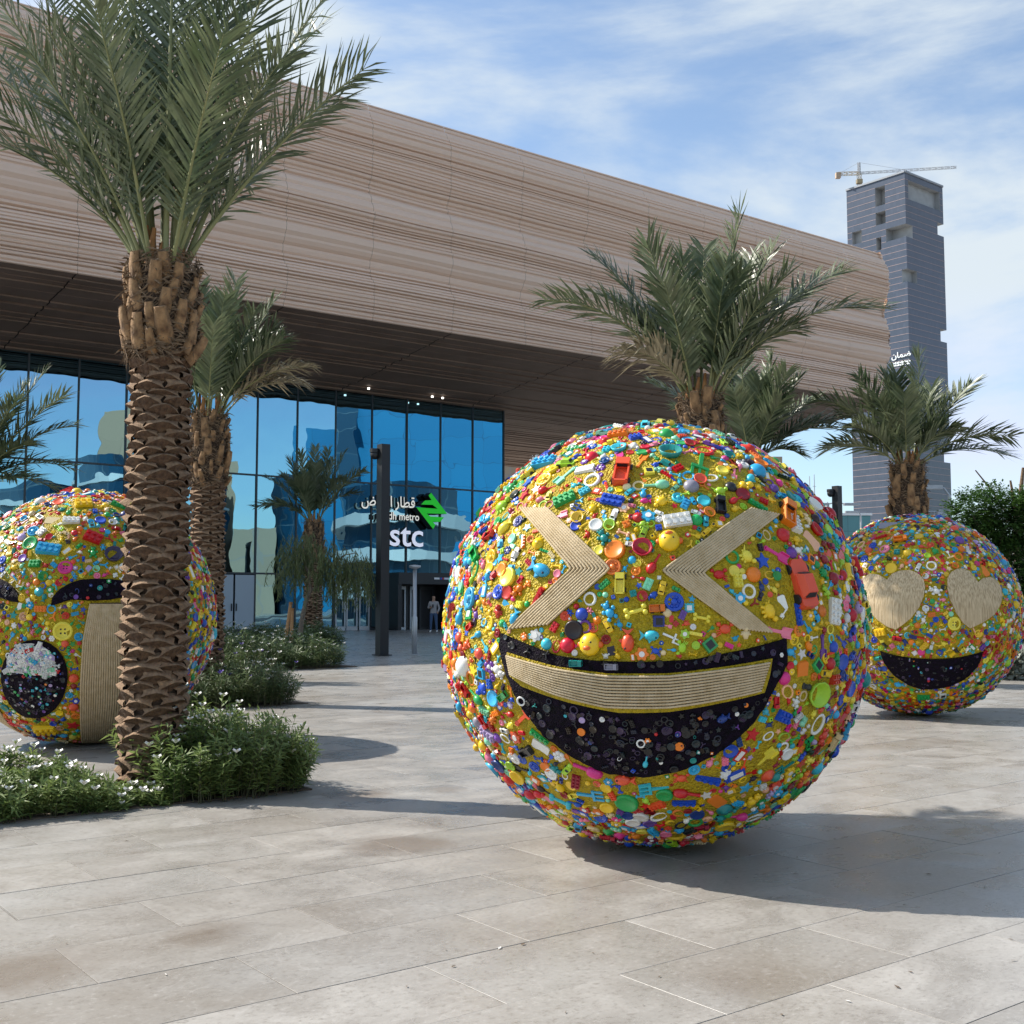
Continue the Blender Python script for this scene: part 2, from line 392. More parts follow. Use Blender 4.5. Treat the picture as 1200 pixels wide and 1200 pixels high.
def strata_material():
    m = bpy.data.materials.new('strata_stone'); m.use_nodes = True; ns, ls, b = nodes_of(m)
    g = ns.new('ShaderNodeNewGeometry'); mp = ns.new('ShaderNodeMapping'); ls.new(g.outputs['Position'], mp.inputs['Vector']); mp.inputs['Scale'].default_value = (.05, .05, 3.2)
    n = N(ns, 'ShaderNodeTexNoise', Scale=1.0, Detail=6.0, Roughness=.6); ls.new(mp.outputs[0], n.inputs['Vector'])
    mx = ns.new('ShaderNodeMixRGB'); r = ns.new('ShaderNodeMapRange'); r.inputs['From Min'].default_value = .32; r.inputs['From Max'].default_value = .68
    ls.new(n.outputs['Fac'], r.inputs['Value']); ls.new(r.outputs[0], mx.inputs['Fac'])
    mx.inputs['Color1'].default_value = (.69, .50, .385, 1); mx.inputs['Color2'].default_value = (.72, .54, .425, 1)
    ls.new(mx.outputs[0], b.inputs['Base Color']); b.inputs['Roughness'].default_value = .75; b.inputs['Specular IOR Level'].default_value = .3
    n2 = N(ns, 'ShaderNodeTexNoise', Scale=3.0, Detail=6.0); mp2 = ns.new('ShaderNodeMapping'); mp2.inputs['Scale'].default_value = (.4, .4, 14); ls.new(g.outputs['Position'], mp2.inputs['Vector']); ls.new(mp2.outputs[0], n2.inputs['Vector'])
    bp = ns.new('ShaderNodeBump'); bp.inputs['Strength'].default_value = .35; bp.inputs['Distance'].default_value = .04
    ls.new(n2.outputs['Fac'], bp.inputs['Height']); ls.new(bp.outputs[0], b.inputs['Normal'])
    return m
MT['strata'] = strata_material()
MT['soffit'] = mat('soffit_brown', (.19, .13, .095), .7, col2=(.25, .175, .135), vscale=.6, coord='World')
MT['dark_back'] = mat('dark_recess', (.03, .024, .02), .9)
rr = random.Random(3)
rows = []; v = 0.0
while v < 1.0:
    band = noise.noise((v * 5.3, 3.1, 0))
    th = rr.uniform(.009, .02) if band > -.12 else rr.uniform(.02, .055)
    if v > .80: th = rr.uniform(.012, .05)
    th = min(th, 1.0 - v + 1e-6)
    amp = .045 + .07 * max(0, noise.noise((v * 7, 9, 0)))
    off = rr.uniform(-1, 1) * amp
    rows += [(v + .0008, off - rr.choice((.04, .05, .06, .11))), (v + th * .3, off + .02), (v + th * .72, off + .03), (v + th - .0008, off - .015)]
    v += th
def broad(v, s):
    o = .42 * noise.noise((v * 4.1 + 1.7, s * .012, .3)) + .28 * noise.noise((v * 9.3, s * .02, 4.4))
    o += .10 * math.sin(v * math.pi) + (.30 * (1 - v / .12) if v < .12 else 0)
    if v > .82: o -= (v - .82) * 1.9               # the crest leans back
    return o * 1.1
def wob(v, s): return .030 * noise.noise((s * .045, v * 2.2, 7.7)) * math.sin(min(1, v * 1.0) * math.pi) + .006 * noise.noise((s * .22, v * 8, 1.7)) * math.sin(v * math.pi)
station = empty('metro_station', G0 - NRM * 6 + DIR * -8, 'metro station with layered tan stone upper storey overhanging a blue glass front', 'building')
def strata_panel(origin, d, n, sa, sb, zb, zt, name='facade_panel', cols=9):
    vs = []; fs = []; K = len(rows)
    for c in range(cols):
        s = sa + (sb - sa) * c / (cols - 1)
        jag = 0
        for k, (vv, off) in enumerate(rows):
            v2 = min(1, max(0, vv + wob(vv, s)))
            # seams wander a little sideways from stratum to stratum
            j = .13 * noise.noise((round(s * 2) * 0 + vv * 6.0, (sa if c == 0 else sb) * .7, 2.2)) if c in (0, cols - 1) else 0
            z = zb(s) + (zt(s) - zb(s)) * v2
            p = origin + d * (s + j) + n * (broad(vv, s) + off)
            vs.append((p.x, p.y, z))
    for c in range(cols - 1):
        for k in range(K - 1):
            a = c * K + k; fs.append((a, a + K, a + K + 1, a + 1))
    m = MB(); m.add(vs, fs)
    o = m.build(name, MT['strata']); wchild(o, station); return o
seams = [S_END]
while seams[-1] > S_BEG: seams.append(seams[-1] - 4.05)
for a, b_ in zip(seams[1:], seams[:-1]):
    strata_panel(FP, DIR, NRM, a + .006, b_ - (.006 if b_ != S_END else 0), ZB, ZT)
# the end wall round the corner
PE = FP + DIR * S_END
for k in range(8):
    strata_panel(PE, -NRM, DIR, k * 4.05 + (.03 if k else .0), (k + 1) * 4.05 - .03, lambda s: ZB(S_END), lambda s: ZT(S_END))
# dark backing behind the seams, roof deck
bk = MB()
P0 = FP + DIR * (S_BEG - .2) - NRM * 1.1; L_ = DIR * (S_END - S_BEG - 2.6)
bk.obox(P0 + UP * (ZB(0) + .4), L_, -NRM * 31, UP * (min(ZT(S_BEG), ZT(S_END)) - ZB(0) - .55))
wchild(bk.build('inner_core', MT['dark_back']), station)
rf = MB(); zt = min(ZT(S_BEG), ZT(S_END)) - .03
rf.obox(P0 + UP * (zt - .1), L_, -NRM * 31, UP * .12)
wchild(rf.build('roof_deck', MT['soffit']), station)
# soffit with fine lengthwise ribs
sg_corner = gs_(590, 560)[0]
ZG = gs_(589, 481)[1]
def soffit_z(q, s):            # q: metres behind the front face
    zf = ZB(s)
    return zf + (ZG - zf) * min(q / 9.8, 1.0) if q < 9.8 else ZG + .0 * q
qs = [0.0]
while qs[-1] < 31: qs.append(qs[-1] + rr.uniform(.12, .5))
qoff = [0] + [rr.uniform(-.05, .05) for _ in qs[1:]]
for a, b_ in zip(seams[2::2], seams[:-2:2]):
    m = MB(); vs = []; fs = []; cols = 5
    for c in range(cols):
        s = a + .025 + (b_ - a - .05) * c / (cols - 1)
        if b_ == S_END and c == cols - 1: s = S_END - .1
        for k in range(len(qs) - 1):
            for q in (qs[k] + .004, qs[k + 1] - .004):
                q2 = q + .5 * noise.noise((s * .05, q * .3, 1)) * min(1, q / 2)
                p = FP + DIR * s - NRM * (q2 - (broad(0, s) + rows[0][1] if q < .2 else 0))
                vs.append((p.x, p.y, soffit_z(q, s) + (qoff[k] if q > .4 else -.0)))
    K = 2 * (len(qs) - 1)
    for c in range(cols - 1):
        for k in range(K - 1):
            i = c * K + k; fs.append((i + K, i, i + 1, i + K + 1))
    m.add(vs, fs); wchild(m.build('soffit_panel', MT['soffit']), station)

# glass front
def glass_material(name, tint, refl, wav=.35):
    m = bpy.data.materials.new(name); m.use_nodes = True; ns, ls, b = nodes_of(m); ns.remove(b)
    out = [n for n in ns if n.type == 'OUTPUT_MATERIAL'][0]
    gl = N(ns, 'ShaderNodeBsdfGlossy', Roughness=.0, Color=(*tint, 1)); tr = N(ns, 'ShaderNodeBsdfTransparent', Color=(.10, .16, .19, 1))
    mx = ns.new('ShaderNodeMixShader'); mx.inputs[0].default_value = refl
    g = ns.new('ShaderNodeNewGeometry'); n = N(ns, 'ShaderNodeTexNoise', Scale=.55, Detail=1.5); ls.new(g.outputs['Position'], n.inputs['Vector'])
    bp = ns.new('ShaderNodeBump'); bp.inputs['Strength'].default_value = wav; bp.inputs['Distance'].default_value = .03
    ls.new(n.outputs['Fac'], bp.inputs['Height']); ls.new(bp.outputs[0], gl.inputs['Normal'])
    ls.new(tr.outputs[0], mx.inputs[1]); ls.new(gl.outputs[0], mx.inputs[2]); ls.new(mx.outputs[0], out.inputs['Surface'])
    return m
MT['glass'] = glass_material('blue_glass', (.23, .44, .55), .82, .3)
MT['frosted'] = mat('frosted_panel', (.36, .42, .47), .35, spec=.6)
W_ = (sg_corner - gs_(302, 480)[0]) / 7.0
HT = [0.12, gs_(300, 672)[1], gs_(500, 571)[1], ZG]
def GP(s, z, out=0.0): return G0 + DIR * s + NRM * out + UP * z
NCOL = 20
glass_me = {}
for c in range(NCOL):
    for r in range(3):
        if c == 7 and r == 0: continue
        sa, sb = sg_corner - (c + 1) * W_ + .045, sg_corner - c * W_ - .045
        if c == 0: sb -= .05
        key = (c == 0, r)
        if key not in glass_me:
            q = MB(); q.obox((0, 0, 0), DIR * (sb - sa), -NRM * .024, UP * (HT[r + 1] - HT[r] - .09)); glass_me[key] = q.mesh('glass_pane', [MT['glass']])
        o = obj('glass_pane', glass_me[key]); t = random.uniform(-.0022, .0022)
        o.location = GP(sa, HT[r] + .045, t * 8); wchild(o, station)
        o.rotation_euler = (random.uniform(-.002, .002), random.uniform(-.002, .002), random.uniform(-.0035, .0035))
for c in range(NCOL + 1):
    m = MB(); s = sg_corner - c * W_
    m.obox(GP(s - .04, 0, .05), DIR * .08, -NRM * .16, UP * ZG)
    wchild(m.build('mullion', MT['dark_frame']), station)
for r in range(1, 3):
    m = MB()
    m.obox(GP(sg_corner - NCOL * W_, HT[r] - .04, .045), DIR * (NCOL * W_), -NRM * .12, UP * .08)
    wchild(m.build('transom', MT['dark_frame']), station)
m = MB(); m.obox(GP(sg_corner - NCOL * W_, 0, .06), DIR * (NCOL * W_), -NRM * .2, UP * .12); wchild(m.build('plinth', MT['dark_frame']), station)
# interior: floor, dark back wall, round columns
m = MB(); m.obox(GP(sg_corner - NCOL * W_, .0, -14), DIR * (NCOL * W_ - .2), -NRM * .3, UP * ZG)
m.obox(GP(sg_corner - .25, .0, -.3), DIR * .2, -NRM * 13.7, UP * ZG)
m.obox(GP(sg_corner - NCOL * W_, .0, -.3), DIR * .2, -NRM * 13.7, UP * ZG); wchild(m.build('interior_wall', MT['dark_back']), station)
for k in range(6):
    m = MB(); p = GP(sg_corner - 5 - k * 6.5, 0, -4); m.cyl((p.x, p.y, 0), .35, ZG, 14); wchild(m.build('column', mat('column_pale', (.5, .48, .45), .5)if k == 0 else bpy.data.materials['column_pale']), station)
# frosted double door in the front, at the second palm
c = 7; sa, sb = sg_corner - (c + 1) * W_, sg_corner - c * W_
fd = MB(); hw = (sb - sa) / 2
for k in range(2):
    q = MB(); q.obox(GP(sa + k * hw + .06, .14, .03), DIR * (hw - .1), -NRM * .05, UP * (HT[1] - .22)); dd = wchild(q.build('door', MT['frosted']), station)
    q = MB(); q.obox(GP(sa + hw + (-.14 if k == 0 else .10), 1.0, .09), DIR * .04, -NRM * .06, UP * .35); h_ = q.build('handle', MT['black_metal']); h_.parent = dd
# glazed swing doors
for (x0, x1) in ((392, 404), (405, 418), (420, 432)):
    a, b_ = gs_(x0, 700)[0], gs_(x1, 700)[0]; q = MB()
    for (u, w) in ((a, a + .07), (b_ - .07, b_)): q.obox(GP(u, .0, .11), DIR * (w - u), -NRM * .06, UP * 2.5)
    q.obox(GP(a + .07, 2.42, .11), DIR * (b_ - a - .14), -NRM * .06, UP * .08); q.obox(GP(a + .07, .0, .11), DIR * (b_ - a - .14), -NRM * .06, UP * .2)
    dd = wchild(q.build('door', MT['grey_metal']), station)
    q = MB(); q.obox(GP(b_ - .2, .9, .15), DIR * .04, -NRM * .04, UP * .6); h_ = q.build('handle', MT['grey_metal']); h_.parent = dd
# entrance portal
a, b_ = gs_(448, 680)[0], gs_(517, 680)[0]; zt_, zb_ = gs_(480, 672)[1], gs_(480, 685)[1]
m = MB()
m.obox(GP(a, zb_, 1.6), DIR * (b_ - a), -NRM * 1.53, UP * (zt_ - zb_))
m.obox(GP(b_ - .45, 0, 1.55), DIR * .42, -NRM * 1.48, UP * zb_)
m.obox(GP(a, 0, 1.55), DIR * .2, -NRM * 1.48, UP * zb_)
m.obox(GP(a + .2, 0, .14), DIR * (b_ - a - .65), -NRM * .06, UP * zb_)
portal = wchild(m.build('entrance_portal', MT['black_metal']), station)
for (x0, x1, mt) in ((455, 473, 'grey_metal'), (478, 484, 'grey_metal'), (489, 505, 'dark_frame')):
    u, w = gs_(x0, 700)[0], gs_(x1, 700)[0]; q = MB(); H = zb_ - .1
    for k in (u, w - .09): q.obox(GP(k, .0, .22), DIR * .09, -NRM * .07, UP * H)
    q.obox(GP(u + .09, H - .16, .22), DIR * (w - u - .18), -NRM * .07, UP * .16); q.obox(GP(u + .09, 0, .22), DIR * (w - u - .18), -NRM * .07, UP * .12)
    o = q.build('door_frame', MT[mt]); o.parent = portal
for (x0, x1, col) in ((489, 495, (.8, .8, .8)), (496, 498, (.05, .1, .5)), (498.6, 500, (.6, .03, .05)), (500.6, 507, (.7, .7, .8))):
    u, w = gs_(x0, 680)[0], gs_(x1, 680)[0]; zc = gs_(500, 678.6)[1]
    q = MB(); q.obox(GP(u, zc - .05, 1.625), DIR * (w - u), -NRM * .02, UP * .1); o = q.build('lettering', mat('portal_print', col, .5)); o.parent = portal
# lights in the soffit edge of the glass
MT['lamp'] = bpy.data.materials.new('downlight'); MT['lamp'].use_nodes = True
ns, ls, b = nodes_of(MT['lamp']); b.inputs['Emission Color'].default_value = (1, .95, .85, 1); b.inputs['Emission Strength'].default_value = 2.5
for px, py in ((418, 460), (492, 470), (504, 471)):
    s = gs_(px, py)[0]; p = GP(s, ZG - .5, 1.2); q = MB(); q.cyl((p.x, p.y, ZG - .02), .06, .08, 10); wchild(q.build('downlight', MT['lamp']), station)

# lettering and logo on the glass
def text_mesh(txt, size, ext):
    cu = bpy.data.curves.new('t', 'FONT'); cu.body = txt; cu.size = size; cu.extrude = ext; cu.offset = size * .012; cu.resolution_u = 3
    t = bpy.data.objects.new('t', cu); COL.objects.link(t); dg = bpy.context.evaluated_depsgraph_get(); dg.update()
    me = bpy.data.meshes.new_from_object(t.evaluated_get(dg)); bpy.data.objects.remove(t); return me
def sign_text(txt, x0, x1, y0, y1, m, m_side, name, label, cat, ext=.10, out=.3, plane=None, d=DIR, n=NRM, parent=None):
    P, pn = plane if plane else (G0, n)
    me = text_mesh(txt, 1.0, ext)
    co = np.array([v.co for v in me.vertices]); lo, hi = co.min(0), co.max(0)
    p00 = on_plane(x0, y1, P + pn * out, pn); p10 = on_plane(x1, y1, P + pn * out, pn); p01 = on_plane(x0, y0, P + pn * out, pn)
    wx = (p10 - p00).dot(d); wy = (p01 - p00).z
    M = np.zeros_like(co)
    u = (co[:, 0] - lo[0]) / (hi[0] - lo[0]) * wx; vv = (co[:, 1] - lo[1]) / (hi[1] - lo[1]) * wy; w = co[:, 2]
    W = np.array(p00)[None] + u[:, None] * np.array(d)[None] + vv[:, None] * np.array(UP)[None] + w[:, None] * np.array(pn)[None]
    c0 = W.mean(0)
    me.vertices.foreach_set('co', (W - c0).astype(np.float32).ravel()); me.materials.clear(); me.materials.append(m); me.materials.append(m_side)
    me.update()
    for p in me.polygons: p.material_index = 0 if abs(p.normal.dot(pn)) > .8 else 1
    me.name = name
    o = bpy.data.objects.new(name, me); COL.objects.link(o); o.location = c0
    if label: tag(o, label, cat)
    if parent: wchild(o, parent)
    return o
MT['sign_white'] = mat('sign_cream', (.82, .80, .72), .5); MT['sign_green'] = mat('sign_green', (.01, .38, .015), .5); MT['sign_black'] = mat('sign_black', (.01, .01, .01), .5)
ns, ls, b = nodes_of(MT['sign_green']); b.inputs['Emission Color'].default_value = (.01, .5, .015, 1); b.inputs['Emission Strength'].default_value = .35
for k in ('sign_white',):
    ns, ls, b = nodes_of(MT[k]); b.inputs['Emission Color'].default_value = (.9, .87, .78, 1); b.inputs['Emission Strength'].default_value = .35
MT['sign_stc'] = mat('sign_pale', (.75, .76, .85), .5); ns, ls, b = nodes_of(MT['sign_stc']); b.inputs['Emission Color'].default_value = (.78, .8, .95, 1); b.inputs['Emission Strength'].default_value = .35
ar = ''.join(chr(c) for c in (0xFEBD, 0xFE8E, 0xFEF3, 0xFEAE, 0xFEDF, 0xFE8D, 0x20, 0xFEAD, 0xFE8E, 0xFEC4, 0xFED7))
sign_text(ar, 422.5, 485, 579, 596, MT['sign_white'], MT['sign_black'], 'arabic_sign_lettering', 'cream Arabic station name letters mounted on the blue glass', 'sign')
sign_text('riyadh metro', 440, 490, 599, 611, MT['sign_white'], MT['sign_black'], 'latin_sign_lettering', 'small cream letters reading riyadh metro mounted on the glass', 'sign')
sign_text('stc', 454.5, 493.5, 617, 640, MT['sign_stc'], MT['sign_black'], 'white_sign_lettering', 'large pale stc letters below the station name', 'sign', ext=.2)
lp = [(930, 190), (1135, 460), (870, 455), (920, 492), (1095, 505), (1045, 562), (950, 562), (985, 600), (955, 655), (740, 375), (1012, 395), (950, 345), (800, 340), (850, 290), (935, 285), (897, 225)]
P = G0 + NRM * .6
pts = [on_plane(420 + x / 10.91, 560 + y / 10.91, P, NRM) for x, y in lp]
c0 = sum(pts, Vector()) / len(pts)
m = MB(); n_ = len(pts)
m.add([p - c0 for p in pts], [tuple(range(n_))], 0); m.add([p - c0 for p in pts] + [p - c0 - NRM * .5 for p in pts], [(i, (i + 1) % n_, n_ + (i + 1) % n_, n_ + i) for i in range(n_)] + [tuple(range(n_, 2 * n_))], 1)
o = m.build('metro_logo', [MT['sign_green'], MT['sign_black']]); o.location = c0; tag(o, 'green zigzag arrow logo with black sides mounted on the glass', 'logo')
bm = bmesh.new(); bm.from_mesh(o.data); bmesh.ops.triangulate(bm, faces=[f for f in bm.faces if len(f.verts) > 4]); bmesh.ops.recalc_face_normals(bm, faces=bm.faces); bm.to_mesh(o.data); bm.free()

# ------------------------------------------------------------------ buildings across the street (seen in the glass), neighbours
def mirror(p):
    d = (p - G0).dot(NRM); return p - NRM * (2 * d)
def facade_mat(name, c1, c2, cw, rh, mortar=(.6, .6, .6), rough=.3, msize=.03):
    m = bpy.data.materials.new(name); m.use_nodes = True; ns, ls, b = nodes_of(m)
    tc = ns.new('ShaderNodeTexCoord'); br = ns.new('ShaderNodeTexBrick'); ls.new(tc.outputs['UV'], br.inputs['Vector'])
    br.offset = 0; br.inputs['Scale'].default_value = 1; br.inputs['Brick Width'].default_value = cw; br.inputs['Row Height'].default_value = rh; br.inputs['Mortar Size'].default_value = msize
    br.inputs['Color1'].default_value = (*c1, 1); br.inputs['Color2'].default_value = (*c2, 1); br.inputs['Mortar'].default_value = (*mortar, 1)
    ls.new(br.outputs['Color'], b.inputs['Base Color']); b.inputs['Roughness'].default_value = rough; return m
def uv_box(me):
    uv = me.uv_layers.new(name='UVMap')
    for p in me.polygons:
        n = p.normal
        t = Vector((-n.y, n.x, 0)) if abs(n.z) < .9 else Vector((1, 0, 0)); t = t.normalized() if t.length else Vector((1, 0, 0))
        for li in p.loop_indices:
            co = me.vertices[me.loops[li].vertex_index].co
            uv.data[li].uv = (co.dot(t), co.z if abs(n.z) < .9 else co.y)
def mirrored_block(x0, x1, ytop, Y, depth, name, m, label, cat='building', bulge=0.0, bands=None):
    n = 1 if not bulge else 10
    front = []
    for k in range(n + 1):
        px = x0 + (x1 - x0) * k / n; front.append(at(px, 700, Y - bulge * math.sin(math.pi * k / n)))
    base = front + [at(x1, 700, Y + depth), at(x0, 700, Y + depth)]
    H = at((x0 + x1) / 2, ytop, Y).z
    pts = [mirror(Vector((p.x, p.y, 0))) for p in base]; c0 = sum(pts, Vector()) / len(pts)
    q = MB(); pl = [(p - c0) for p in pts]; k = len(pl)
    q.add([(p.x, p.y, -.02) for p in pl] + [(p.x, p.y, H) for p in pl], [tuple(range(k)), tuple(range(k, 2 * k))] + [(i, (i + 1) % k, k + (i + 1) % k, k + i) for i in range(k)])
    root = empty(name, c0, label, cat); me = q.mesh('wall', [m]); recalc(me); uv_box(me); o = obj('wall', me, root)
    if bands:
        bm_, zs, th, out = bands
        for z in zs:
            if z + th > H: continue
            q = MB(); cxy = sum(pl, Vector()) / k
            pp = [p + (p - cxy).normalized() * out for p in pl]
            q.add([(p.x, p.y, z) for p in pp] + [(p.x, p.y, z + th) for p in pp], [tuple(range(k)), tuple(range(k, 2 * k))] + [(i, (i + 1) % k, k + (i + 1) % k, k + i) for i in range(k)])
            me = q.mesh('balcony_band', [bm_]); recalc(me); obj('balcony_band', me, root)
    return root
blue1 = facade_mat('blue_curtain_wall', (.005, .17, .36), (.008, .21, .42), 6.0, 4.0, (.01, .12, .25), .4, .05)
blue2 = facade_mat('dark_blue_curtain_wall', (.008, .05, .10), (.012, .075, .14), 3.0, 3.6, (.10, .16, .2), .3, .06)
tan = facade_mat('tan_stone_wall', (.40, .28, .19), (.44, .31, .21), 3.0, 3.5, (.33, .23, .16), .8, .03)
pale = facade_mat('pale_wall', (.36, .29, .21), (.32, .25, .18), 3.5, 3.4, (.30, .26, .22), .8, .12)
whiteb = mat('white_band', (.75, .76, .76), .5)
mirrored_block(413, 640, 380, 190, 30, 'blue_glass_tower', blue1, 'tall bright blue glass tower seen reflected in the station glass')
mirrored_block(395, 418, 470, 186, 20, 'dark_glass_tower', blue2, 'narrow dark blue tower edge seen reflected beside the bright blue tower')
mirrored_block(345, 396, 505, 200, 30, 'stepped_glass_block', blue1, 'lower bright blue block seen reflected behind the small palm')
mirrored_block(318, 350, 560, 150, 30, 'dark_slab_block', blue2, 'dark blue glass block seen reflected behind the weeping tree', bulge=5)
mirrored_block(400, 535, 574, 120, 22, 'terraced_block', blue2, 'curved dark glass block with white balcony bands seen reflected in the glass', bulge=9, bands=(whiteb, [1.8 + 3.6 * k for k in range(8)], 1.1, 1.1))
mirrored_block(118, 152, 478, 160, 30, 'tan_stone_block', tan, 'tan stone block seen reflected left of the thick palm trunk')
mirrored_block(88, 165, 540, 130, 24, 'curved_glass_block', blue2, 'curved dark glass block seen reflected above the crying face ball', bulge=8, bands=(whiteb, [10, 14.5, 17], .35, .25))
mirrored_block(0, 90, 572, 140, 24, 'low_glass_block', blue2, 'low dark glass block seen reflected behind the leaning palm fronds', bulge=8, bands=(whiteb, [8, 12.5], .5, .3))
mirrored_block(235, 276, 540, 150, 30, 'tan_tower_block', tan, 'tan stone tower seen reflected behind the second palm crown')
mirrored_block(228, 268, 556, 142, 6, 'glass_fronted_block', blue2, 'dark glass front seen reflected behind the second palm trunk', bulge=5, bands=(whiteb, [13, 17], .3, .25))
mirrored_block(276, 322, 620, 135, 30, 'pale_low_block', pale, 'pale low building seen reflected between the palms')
# pale block beyond the overhang
p = at(630, 700, 150); q = MB(); H = at(600, 543, 150).z
q.box((0, 0, H / 2), (60, 14, H)); root = empty('pale_block', (p.x, p.y, 0), 'pale stone building glimpsed under the station overhang', 'building')
me = q.mesh('wall', [pale]); uv_box(me); obj('wall', me, root)
q = MB(); q.box((-6, -7.3, H + .6), (20, .5, 1.2)); q.build('parapet', whiteb, root)
# ------------------------------------------------------------------ unfinished office tower with crane
MT['tower_glass'] = facade_mat('tower_panel', (.04, .054, .082), (.052, .066, .098), 2.2, 3.9, (.035, .045, .065), .3, .06)
MT['tower_band'] = mat('tower_band', (.36, .27, .26), .7); MT['tower_conc'] = mat('tower_concrete', (.30, .31, .32), .8, var=.15, vscale=.2)
YB = 700.0
B = at(1060, 202, YB); HT_ = B.z
def depth_for(px, py): r = ray(px, py); return CAM + r * ((HT_ - CAMH) / r.z)
Apt, Cpt = depth_for(992, 224), depth_for(1107, 219)
ex = (Apt - B); ex.z = 0; ey = (Cpt - B); ey.z = 0
ey = (ey - ex.normalized() * ey.dot(ex.normalized()))
SW = (ex.length + ey.length) / 2; ex = ex.normalized() * SW; ey = ey.normalized() * SW
NB, NF = 12, 66; fh = HT_ / NF
solid = np.ones((NB, NB, NF), bool)     # i along ex (B to A), j along ey (B to C), k floor from the ground
def carve(i0, i1, j0, j1, r0, r1): solid[i0:i1, j0:j1, NF - r1:NF - r0] = False
carve(4, 6, 0, 2, 1, 4); carve(4, 6, 0, 2, 5, 7); carve(0, 4, 0, 2, 8, 10); carve(9, 11, 0, 1, 7, 9); carve(5, 6, 0, 2, 9, 11)
carve(0, 1, 0, 3, 15, 17); carve(0, 1, 1, 11, 1, 4); carve(0, 2, 10, 12, 6, 8); carve(0, 2, 10, 12, 23, 25); carve(0, 2, 10, 12, 42, 44)
Bg = Vector((B.x, B.y, 0))
tower = empty('office_tower', (Bg + (ex + ey) / 2), 'tall grey unfinished office tower with cut-out openings and a crane on top', 'tower')
tm = MB(); cb = MB()
def isol(i, j, k): return 0 <= i < NB and 0 <= j < NB and 0 <= k < NF and solid[i, j, k]
dx, dy, dz = ex / NB, ey / NB, UP * fh
for i in range(NB):
    for j in range(NB):
        edge = i in (0, 1, 2, NB - 1) or j in (0, 1, 2, 3, NB - 1) or j > NB - 4 or i > NB - 5
        for k in range(NF):
            if not solid[i, j, k]: continue
            P = Bg + dx * i + dy * j + dz * k
            for (di, dj, dk), q in (((-1, 0, 0), (P, dy, dz)), ((1, 0, 0), (P + dx, dy, dz)), ((0, -1, 0), (P, dx, dz)), ((0, 1, 0), (P + dy, dx, dz)), ((0, 0, 1), (P + dz, dx, dy)), ((0, 0, -1), (P, dx, dy))):
                if isol(i + di, j + dj, k + dk) or (k == 0 and dk < 0): continue
                ii, jj = i + di, j + dj
                outer = (ii < 0 or ii >= NB or jj < 0 or jj >= NB) and dk == 0
                a, u, w = q; tm.add([a, a + u, a + u + w, a + w], [(0, 1, 2, 3)], 0 if outer else 1)
me = tm.mesh('curtain_wall', [MT['tower_glass'], MT['tower_conc']]); recalc(me); uv_box(me)
wchild(obj('curtain_wall', me), tower)
for k in range(1, NF):
    m = MB(); th = .2; o_ = .1
    for (d, on_, face) in ((dx, -dy.normalized(), lambda i: (i, 0)), (dy, -dx.normalized(), lambda i: (0, i)), (dx, dy.normalized(), lambda i: (i, NB - 1)), (dy, dx.normalized(), lambda i: (NB - 1, i))):
        run = None
        for i in range(NB + 1):
            ok = i < NB and solid[face(i)[0], face(i)[1], k] and solid[face(i)[0], face(i)[1], k - 1]
            if ok and run is None: run = i
            if not ok and run is not None:
                base = Bg + d * run + dz * k - UP * th / 2
                if face(1) == (1, NB - 1) or face(1)[1] == NB - 1: base += ey
                if face(1)[0] == NB - 1: base += ex
                m.obox(base, d * (i - run), on_ * o_, UP * th); run = None
    if m.v: wchild(m.build('floor_band', MT['tower_band']), tower)
m = MB()
for P, d, on_ in ((Bg, ex, -ey), (Bg, ey, -ex), (Bg + ey, ex, ey), (Bg + ex, ey, ex)):
    m.obox(P + UP * (HT_ + .01), d, on_.normalized() * .7, UP * 1.1)
wchild(m.build('parapet', mat('parapet_pale', (.26, .28, .31), .7)), tower)
# crane
MT['crane'] = mat('crane_yellow', (.34, .27, .16), .6); MT['crane_grey'] = mat('crane_grey', (.32, .33, .35), .6)
pc = at(1007, 214, YB + 28); base_z = HT_
crane = empty('tower_crane', (pc.x, pc.y, HT_ + .01), 'yellow and grey construction crane on the tower roof', 'crane')
def lattice(a, b_, w, n, r=.16):
    q = MB(); a, b_ = Vector(a), Vector(b_); t = (b_ - a).normalized(); s1_ = t.orthogonal().normalized() * w; s2_ = t.cross(s1_).normalized() * w
    cs = [s1_ + s2_, s1_ - s2_, -s1_ - s2_, -s1_ + s2_]
    for c in cs: q.tube([a + c, b_ + c], r, 4)
    for k in range(n):
        p, p2 = a.lerp(b_, k / n), a.lerp(b_, (k + 1) / n)
        for i in range(4): q.tube([p + cs[i], p2 + cs[(i + 1) % 4]], r * .7, 4, caps=False)
    return q
zj = at(1007, 203, YB + 28).z - HT_; zt_ = at(1007, 190.5, YB + 28).z - HT_
lattice((0, 0, -.2), (0, 0, zj), 1.0, 5).build('mast', MT['crane'], crane)
m = MB(); m.box((0, 0, zj * .45), (3.6, 3.0, 2.6)); m.build('cab', MT['crane'], crane)
tip = at(1121, 196, YB + 10) - Vector((pc.x, pc.y, HT_)); tail = at(982, 204, YB + 32) - Vector((pc.x, pc.y, HT_))
lattice((0, 0, zj), tip, .6, 16, .11).build('jib', MT['crane_grey'], crane)
lattice((0, 0, zj), tail, .9, 4).build('counter_jib', MT['crane'], crane)
m = MB(); m.box(tail + Vector((0, 0, -1)), (3, 3, 3.5)); m.build('counterweight', mat('counterweight_tan', (.40, .30, .22), .7), crane)
lattice((0, 0, zj), (0, 0, zt_), .6, 4, .2).build('apex', MT['crane_grey'], crane)
